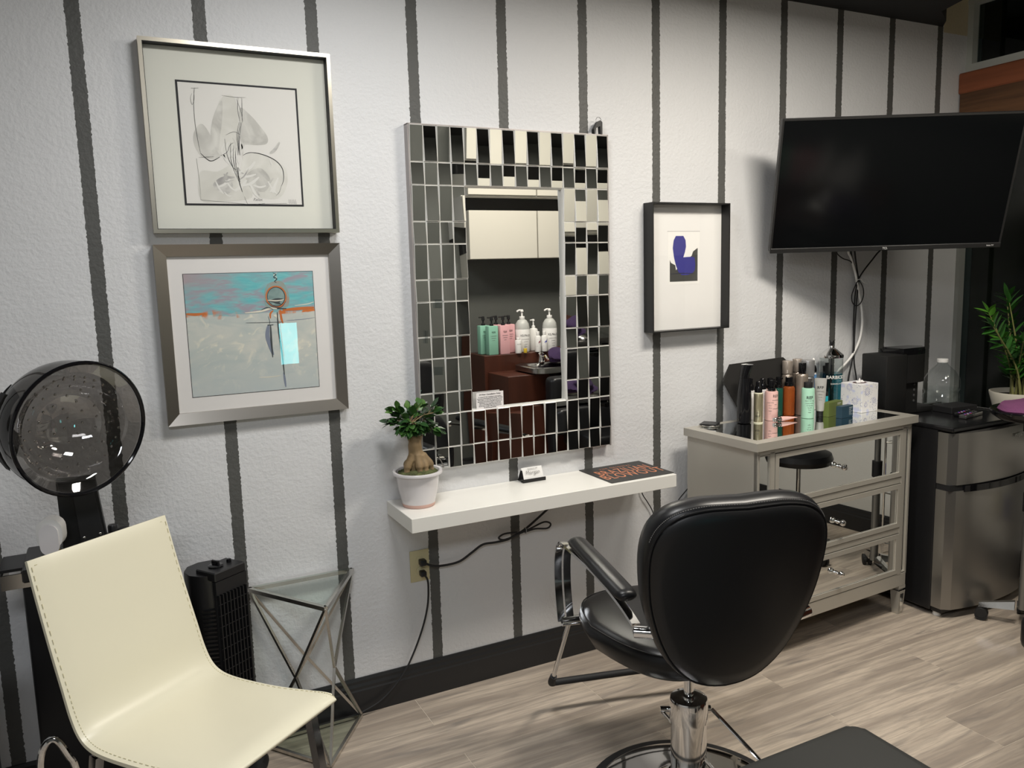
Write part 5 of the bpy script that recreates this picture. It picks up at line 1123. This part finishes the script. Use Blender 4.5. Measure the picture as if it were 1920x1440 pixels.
bm = newbm(); bx(bm, -.018, .018, -.010, .018, .0, .040, bevel=.004); obj('refill', bm, mat('amber_oil', (.45, .38, .10), .2, trans=.5), t)
# dark chair at left edge
t = thing('upholstered_chair', 'black upholstered chair cut off by the left frame edge', 'chair', (-1.36, -.62, 0), R(8))
bm = newbm(); bx(bm, -.20, .195, -.04, .06, .32, .80, bevel=.03, seg=3); obj('backrest', bm, leather, t)
bm = newbm(); bx(bm, -.21, .20, -.02, .42, .26, .36, bevel=.03, seg=3); obj('seat', bm, leather, t)
for sx_ in (-1, 1):
    for yy in (.0, .38):
        bm = newbm(); tube(bm, [(sx_*.17, yy, .27), (sx_*.18, yy, 0)], .014, 10); obj('leg', bm, black_mt, t)

# ================================================================ hydraulic styling chair
CA = R(-15)
sc = thing('styling_chair', 'black hydraulic salon chair with chrome arms facing the mirror', 'salon chair', (.579, -.977, 0), CA)
bm = newbm(); lathe(bm, [(.0, 0), (.300, 0), (.3055, .004), (.3055, .010), (.290, .017), (.272, .018)], 64, cap=False); obj('base_ring', bm, rubber, sc, label='black rubber rim of the base')
bm = newbm(); lathe(bm, [(.275, .017), (.265, .023), (.20, .030), (.13, .038), (.095, .052), (.078, .070), (.070, .088), (.062, .090)], 64, cap=False); obj('base_plate', bm, chrome, sc, label='polished chrome base plate')
bm = newbm(); lathe(bm, [(.052, .05), (.052, .262), (.0555, .264), (.0555, .326), (.053, .333), (.040, .336), (.020, .337), (.018, .336)], 48); obj('cylinder', bm, chrome, sc)
bm = newbm(); tube(bm, [(0, 0, .330), (0, 0, .405)], .0150, 24); obj('piston', bm, chrome, sc)
# pump lever: pivot bar and two rods sweeping down to the rear
ca, sa = math.cos(-CA), math.sin(-CA)
def toL(x, y, z): X, Y_ = x-.579, y+.977; c_, s_ = math.cos(-CA), math.sin(-CA); return Vector((X*c_-Y_*s_, X*s_+Y_*c_, z))
pl = toL(.522, -.916, .281); pr_ = toL(.655, -.984, .281)
bm = newbm(); tube(bm, [pl, pl+(pr_-pl)*.22], .0085, 12); tube(bm, [pr_-(pr_-pl)*.2, pr_], .0085, 12); obj('lever_pivot', bm, chrome, sc)
e1, e2 = toL(.632, -1.060, .105), toL(.775, -1.130, .105)
bm = newbm(); tube(bm, [pl+(e1-pl)*.04, e1, e1+Vector((.0, -.06, -.045)), e2+Vector((0, -.06, -.045)), e2, pr_+(e2-pr_)*.02], .0058, 10, smooth_n=1); obj('pump_lever', bm, chrome, sc)
# seat cushion
def outline_pts(fn, n=48): return [fn(2*PI*k/n) for k in range(n)]
def seat_o(a):
    c_, s_ = math.cos(a), math.sin(a); e = .62
    x = math.copysign(abs(c_)**e, c_); y_ = math.copysign(abs(s_)**e, s_); wd = .262 if y_ > 0 else .262-.085*(-y_)
    return (x*wd, y_*.265+.130)
bm = newbm(); rings = []; O = outline_pts(seat_o)
for s_, z_ in [(.30, .402), (.60, .406), (.80, .418), (.92, .440), (.985, .470), (1.0, .488), (.985, .504), (.94, .516), (.86, .523), (.5, .528), (.02, .527)]:
    rings.append([bm.verts.new((x*s_, (y_-.130)*s_+.130, z_+.012)) for x, y_ in O])
n = len(O)
for A, B in zip(rings, rings[1:]):
    for k in range(n): bm.faces.new((A[k], A[(k+1) % n], B[(k+1) % n], B[k]))
bm.faces.new(rings[0][::-1]); bm.faces.new(rings[-1]); obj('seat', bm, leather, sc, angle=80)
bm = newbm(); tube(bm, [Vector((x*.972, (y_-.130)*.972+.130, .524)) for x, y_ in O], .0022, 6, closed=True); obj('seat_piping', bm, leather, sc)
# backrest (rounded triangular shield), reclined
BT = .22; b0 = Vector((-.012, -.245, .445)); bup = Vector((0, -math.sin(math.atan(BT)), math.cos(math.atan(BT)))); bfw = Vector((0, math.cos(math.atan(BT)), math.sin(math.atan(BT))))
half = [(0, .055), (.05, .062), (.10, .085), (.150, .135), (.190, .21), (.220, .30), (.233, .38), (.236, .45), (.226, .505), (.202, .542), (.165, .566), (.110, .578), (.055, .579), (0, .577)]
hs = smoothp([Vector((p[0], 0, p[1])) for p in half], 3); OB = [(p.x, p.z) for p in hs]+[(-p.x, p.z) for p in hs[-2:0:-1]]
def back_layers(bm, layers, closed=True):
    rings = []
    for s_, d in layers:
        rings.append([bm.verts.new(b0+Vector((x*s_, 0, 0))+bup*((v-.36)*s_+.36)+bfw*(d+.25*x*x*s_*s_)) for x, v in OB])
    n = len(OB)
    for A, B in zip(rings, rings[1:]):
        for k in range(n): bm.faces.new((A[k], A[(k+1) % n], B[(k+1) % n], B[k]))
    if closed: bm.faces.new(rings[0][::-1]); bm.faces.new(rings[-1])
bm = newbm(); back_layers(bm, [(.06, -.013), (.3, -.012), (.5, -.010), (.7, -.007), (.85, -.004), (.97, .002), (.985, .008), (.97, .012), (.06, .014)]); obj('back_shell', bm, leather_back, sc, angle=80)
bm = newbm(); back_layers(bm, [(.90, .010), (1.0, .014), (1.028, .030), (1.035, .050), (1.015, .072), (.95, .088), (.80, .096), (.5, .099), (.06, .099)]); obj('back_cushion', bm, leather, sc, angle=80)
bm = newbm(); tube(bm, [b0+Vector((x*.993, 0, 0))+bup*((v-.36)*.993+.36)+bfw*(.009+.25*x*x) for x, v in OB], .0032, 8, closed=True); obj('back_piping', bm, leather, sc)
bm = newbm(); ns = 0
for i in range(len(OB)):
    for q in (0, .34, .67):
        (x, v), (x2, v2) = OB[i], OB[(i+1) % len(OB)]
        if v < .5: continue
        xx, vv = x+(x2-x)*q, v+(v2-v)*q; xe, ve = x+(x2-x)*(q+.2), v+(v2-v)*(q+.2)
        P_ = [b0+Vector((X_*1.018, 0, 0))+bup*((V_-.36)*1.018+.36)+bfw*(.019+.25*X_*X_) for X_, V_ in ((xx, vv), (xe, ve))]
        tube(bm, P_, .0008, 4)
o = obj('stitching', bm, mat('grey_stitching', (.25, .24, .23), .7), sc); o['kind'] = 'stuff'
bm = newbm(); bx(bm, -.05, .05, -.03, .09, .404, .4135); obj('seat_mount', bm, black_pl, sc)
# arms
for s_ in (-1, 1):
    f1 = Vector((s_*.262, .335, .455)); fo = s_*.030
    bm = newbm(); tube(bm, [f1+Vector((-s_*.03, 0, 0)), f1+Vector((s_*.028, 0, 0))], .0155, 18); obj('front_hub', bm, chrome, sc)
    bm = newbm(); tube(bm, [f1+Vector((s_*.0281, 0, 0)), f1+Vector((s_*.0295, 0, 0))], .007, 12); obj('hub_bolt', bm, black_mt, sc)
    r1 = Vector((s_*.213, -.210, .660)); bm = newbm(); tube(bm, [r1+Vector((-s_*.035, -.03, 0)), r1+Vector((s_*.032, 0, 0))], .0155, 18); obj('rear_hub', bm, chrome, sc)
    bm = newbm(); tube(bm, [r1+Vector((s_*.0321, 0, 0)), r1+Vector((s_*.0335, 0, 0))], .007, 12); obj('hub_bolt', bm, black_mt, sc)
    for k, dx in enumerate((.018, -.012)):
        bm = newbm(); pts = [f1+Vector((s_*(.012+dx), .0, .0)), Vector((s_*(.272+dx), .372, .56)), Vector((s_*(.270+dx), .375, .66)), Vector((s_*(.266+dx), .345, .712)), Vector((s_*(.262+dx), .29, .722))]
        if k == 0: pts += [Vector((s_*.25, .10, .706)), Vector((s_*.236, -.08, .685)), r1+Vector((s_*.020, .02, .008))]
        tube(bm, pts, .013, 4, smooth_n=5, flat=(.45, 1.3)); obj('arm_bar', bm, chrome, sc, smooth=True, angle=30)
    bm = newbm(); A_, B_ = Vector((s_*.255, .285, .742)), Vector((s_*.228, -.125, .715)); pts = [A_+(B_-A_)*q for q in (0, .02, .06, .5, .94, .98, 1)]
    tube(bm, pts, [.016, .026, .031, .033, .032, .027, .016], 16, flat=(1, 1)); 
    for v in bm.verts:
        c_ = A_+(B_-A_)*max(0, min(1, (v.co-A_).dot(B_-A_)/(B_-A_).length_squared)); v.co.z = c_.z+(v.co.z-c_.z)*.55
    obj('arm_pad', bm, leather, sc, angle=80)
    bm = newbm(); tube(bm, [f1+Vector((s_*.004, .004, -.012)), Vector((s_*.276, .52, .165))], .0075, 12); obj('footrest_rod', bm, chrome, sc)
bm = newbm(); tube(bm, [(-.276, .515, .172), (-.278, .540, .138), (-.268, .556, .125), (-.245, .565, .122), (0, .575, .118), (.245, .565, .122), (.268, .556, .125), (.278, .540, .138), (.276, .515, .172)], .0125, 12, smooth_n=3); obj('footrest_bar', bm, rubber, sc)

# ================================================================ black bench corner in the foreground
t = thing('padded_bench', 'black vinyl padded bench with rounded corner in right foreground', 'bench', (.43, -1.73, 0), 0)
bm = newbm(); prism(bm, [p for p in [(.29-.03+.03*math.cos(a), .29-.03+.03*math.sin(a)) for a in [R(k) for k in range(0, 91, 15)]]+[(-.29+.03+.03*math.cos(a), .29-.03+.03*math.sin(a)) for a in [R(k) for k in range(90, 181, 15)]]+[(-.29, -.26), (-.26, -.29), (.26, -.29), (.29, -.26)]], 2, .39, .450)
bmesh.ops.bevel(bm, geom=[e for e in bm.edges if all(v.co.z > .44 for v in e.verts)], offset=.008, segments=3, affect='EDGES', profile=.6)
obj('seat_pad', bm, mat('black_vinyl_bench', (.030, .030, .028), .5, bump=.1, bscale=250, bdist=.0004), t, angle=50)
for sx_ in (-1, 1):
    for sy_ in (-1, 1):
        bm = newbm(); tube(bm, [(sx_*.24, sy_*.24, .39), (sx_*.24, sy_*.24, 0)], .016, 12); obj('leg', bm, chrome, t)

# ================================================================ wash station on the partition (seen in the mirror)
brown = mat('mahogany_laminate', (.060, .018, .010), .4, var=.3, vscale=12, vstretch=(1, 1, .1))
ws = thing('wash_station', 'mahogany shampoo station cabinet with steel basin reflected in the mirror', 'wash station', (1.62, YB+.022, 0), 0)
bm = newbm(); bx(bm, -.32, .40, 0, .26, .04, 1.052, bevel=.003); obj('riser_cabinet', bm, brown, ws, smooth=False)
bm = newbm(); bx(bm, -.30, .36, .261, .55, .04, .945, bevel=.002); obj('lower_cabinet', bm, brown, ws, smooth=False)
stl = mat('basin_steel', (.42, .42, .41), .22, 1.)
bm = newbm(); x0, x1, y0, y1, zt = -.14, .45, .275, .63, .985
def rrect(x0, x1, y0, y1, r, n=5):
    out = []
    for cx_, cy_, a0 in ((x1-r, y1-r, 0), (x0+r, y1-r, 90), (x0+r, y0+r, 180), (x1-r, y0+r, 270)):
        for k in range(n+1): a = R(a0+90*k/n); out.append((cx_+r*math.cos(a), cy_+r*math.sin(a)))
    return out
rings = []
for ins, z_ in [(.012, zt-.035), (0, zt-.03), (0, zt), (.010, zt+.004), (.055, zt), (.075, zt-.03), (.10, zt-.16), (.20, zt-.19)]:
    rings.append([bm.verts.new((x, y_, z_-(.035 if (y_ > y1-.12 and abs(x-.17) < .10 and z_ > zt-.02) else 0))) for x, y_ in rrect(x0+ins, x1-ins, y0+ins, y1-ins, max(.02, .08-ins*.3))])
n = len(rings[0])
for A, B in zip(rings, rings[1:]):
    for k in range(n): bm.faces.new((A[k], A[(k+1) % n], B[(k+1) % n], B[k]))
bm.faces.new(rings[-1]); obj('basin', bm, stl, ws, angle=50, label='stainless steel basin')
bm = newbm(); lathe(bm, [(.10, .60), (.15, .80), (.17, .945)], 24, c=(.20, .60, 0)); obj('basin_underside', bm, black_gl, ws)
bm = newbm(); lathe(bm, [(.022, .986), (.024, 1.0), (.016, 1.03), (.020, 1.045), (.010, 1.055)], 18, c=(.06, .32, 0)); tube(bm, [(.06, .32, 1.02), (.06, .38, 1.035), (.06, .42, 1.01)], .008, 8); obj('faucet', bm, chrome, ws)
t = thing('shampoo_chair', 'black reclining shampoo chair back in front of the steel basin', 'chair', (1.78, -1.52, 0), 0)
bm = newbm(); bx(bm, -.27, .27, -.05, .07, .42, .945, bevel=.035, seg=4); obj('backrest', bm, leather, t)
bm = newbm(); bx(bm, -.12, .27, -.02, .25, .34, .46, bevel=.03, seg=3); obj('seat', bm, leather, t)
bm = newbm(); bx(bm, -.08, .22, .0, .20, .0, .34); obj('base', bm, black_mt, t, smooth=False)
towel = mat('purple_towel_dark', (.035, .018, .06), .95, bump=1., bscale=150, bdist=.004)
bm = newbm(); bmesh.ops.create_icosphere(bm, subdivisions=4, radius=1)
rn = random.Random(2)
for v in bm.verts:
    p = v.co.copy(); k = 1+.22*math.sin(p.x*5+p.y*3)+.15*math.sin(p.z*7+p.y*6); v.co = Vector((p.x*.115*k, p.y*.085*k, max(p.z*.062*k, -.035)))
o = obj('towel', bm, towel, None, loc=(1.83, -1.80, 1.030)); tag(o, 'crumpled dark purple towel lying on the steel basin', 'towel')
def wash_bottle(kind, label, x, y, z=1.0525, cat='bottle'):
    t = thing(kind, label, cat, (x, y, z), PI)
    return t
mint2 = mat('mint_refill_plastic', (.25, .50, .38), .4); pink2 = mat('pink_refill_plastic', (.72, .40, .42), .4)
for i, (x, y_, m_, lab) in enumerate([(1.372, -1.99, mint2, 'front mint square pump bottle on the wash station ledge'), (1.350, -2.07, mint2, 'mint square pump bottle standing behind the front mint one'), (1.452, -1.985, pink2, 'front pink square pump bottle on the wash station ledge'), (1.445, -2.075, pink2, 'pink square pump bottle behind the front pink one'), (1.525, -2.05, pink2, 'pink square pump bottle nearest the white pump bottles')]):
    t = wash_bottle('pump_bottle', lab, x, y_); t['group'] = 'square pump bottles on the wash station'
    bm = newbm(); bx(bm, -.034, .034, -.027, .027, 0, .187, bevel=.005, seg=2); obj('bottle', bm, m_, t)
    part(t, 'collar', rprof(.013, .1875, .200, .001), black_pl, 16); bm = newbm(); lathe(bm, [(.006, .2), (.005, .215), (.011, .222), (.008, .244), (.006, .246)], 14); tube(bm, [(0, 0, .240), (.03, 0, .240)], .0045, 8); obj('pump', bm, black_pl, t)
    text('REF', .017, btxt, t, (0, -.0274, .145)); 
    for k in range(3): text(['STOCKHOLM', 'SHAMPOO', '750 ml'][k], .0065, gtxt, t, (0, -.0274, .122-.014*k))
frost = mat('frosted_white_plastic', (.62, .63, .60), .4, trans=.25)
for i, (x, y_, lab) in enumerate([(1.615, -2.03, 'large frosted white pump bottle left of the tall group, beside pink bottles'), (1.800, -1.99, 'large frosted white pump bottle at the basin end of the ledge')]):
    t = wash_bottle('pump_bottle', lab, x, y_); t['group'] = 'large frosted pump bottles'
    part(t, 'bottle', [(.044, 0), (.048, .004), (.048, .160), (.044, .185), (.030, .208), (.016, .216)], frost, 32); part(t, 'label', rprof(.0484, .012, .150, .0002), white_pl, 32)
    part(t, 'collar', rprof(.018, .2165, .235, .002), white_pl, 18); bm = newbm(); lathe(bm, [(.006, .235), (.006, .262), (.012, .266), (.010, .276), (.004, .28)], 14); tube(bm, [(0, 0, .272), (.02, 0, .275), (.038, 0, .266)], .006, 8, smooth_n=3); obj('pump', bm, white_pl, t)
    o = lab_text(t, 'OLAPLEX', .019, btxt, .0486, .110, 0, sx=.95)
    for k in range(4): lab_text(t, ['BOND MAINTENANCE', 'SHAMPOO', 'REPAIRS', '2000 ml'][k], .006, gtxt, .0486, .085-.016*k, 0)
t = wash_bottle('pump_bottle', 'small white pump bottle between the two large frosted bottles', 1.715, -2.06)
part(t, 'bottle', rprof(.030, 0, .150, .004, .014), white_pl, 24); bm = newbm(); lathe(bm, [(.012, .150), (.012, .165), (.005, .168), (.005, .195), (.010, .200), (.007, .21)], 14); tube(bm, [(0, 0, .205), (.025, 0, .203)], .004, 8); obj('pump', bm, white_pl, t)
for i, (x, cc, lab) in enumerate([(1.690, (.22, .01, .05), 'white conditioner bottle marked with a dark red X'), (1.738, (.03, .05, .38), 'white conditioner bottle marked with a blue X')]):
    t = wash_bottle('cross_bottle', lab, x, -1.955); part(t, 'bottle', rprof(.0205, 0, .108, .004, .012), white_pl, 24); part(t, 'cap', rprof(.011, .1085, .135, .002), white_pl, 18)
    lab_text(t, 'X', .062, mat('cross_print_%s' % 'ab'[i], cc, .5), .0207, .058, 0, bold=.002)
t = wash_bottle('small_bottle', 'small white bottle in front of the large frosted bottle', 1.548, -1.965); part(t, 'bottle', rprof(.021, 0, .085, .003), white_pl, 24); part(t, 'cap', rprof(.012, .0855, .102, .002), white_pl, 18); lab_text(t, 'OLAPLEX', .008, gtxt, .0212, .060, 0)
t = wash_bottle('oil_vial', 'tiny yellow oil vial beside the small white bottle', 1.592, -1.950); part(t, 'vial', rprof(.012, 0, .030, .002), mat('yellow_oil', (.60, .42, .04), .2), 18); part(t, 'cap', rprof(.007, .0305, .050, .001), clearpl, 14)

# ================================================================ cyan lit screen far behind the camera (reflected in the picture glass)
t = thing('floor_screen', 'cyan glowing upright screen at the far end of the room', 'screen', (.55, -4.3, 0), PI)
bm = newbm(); bx(bm, -.12, .12, 0, .03, .80, 1.28, bevel=.005); bx(bm, -.02, .02, .0, .03, .0, .80); bx(bm, -.14, .14, -.10, .12, 0, .02); obj('stand', bm, black_pl, t, smooth=False)
bm = newbm(); bx(bm, -.075, .075, -.003, -.001, .85, 1.20); obj('display', bm, mat('cyan_glow', (.25, .95, 1.0), .4, emit=9.), t, smooth=False)
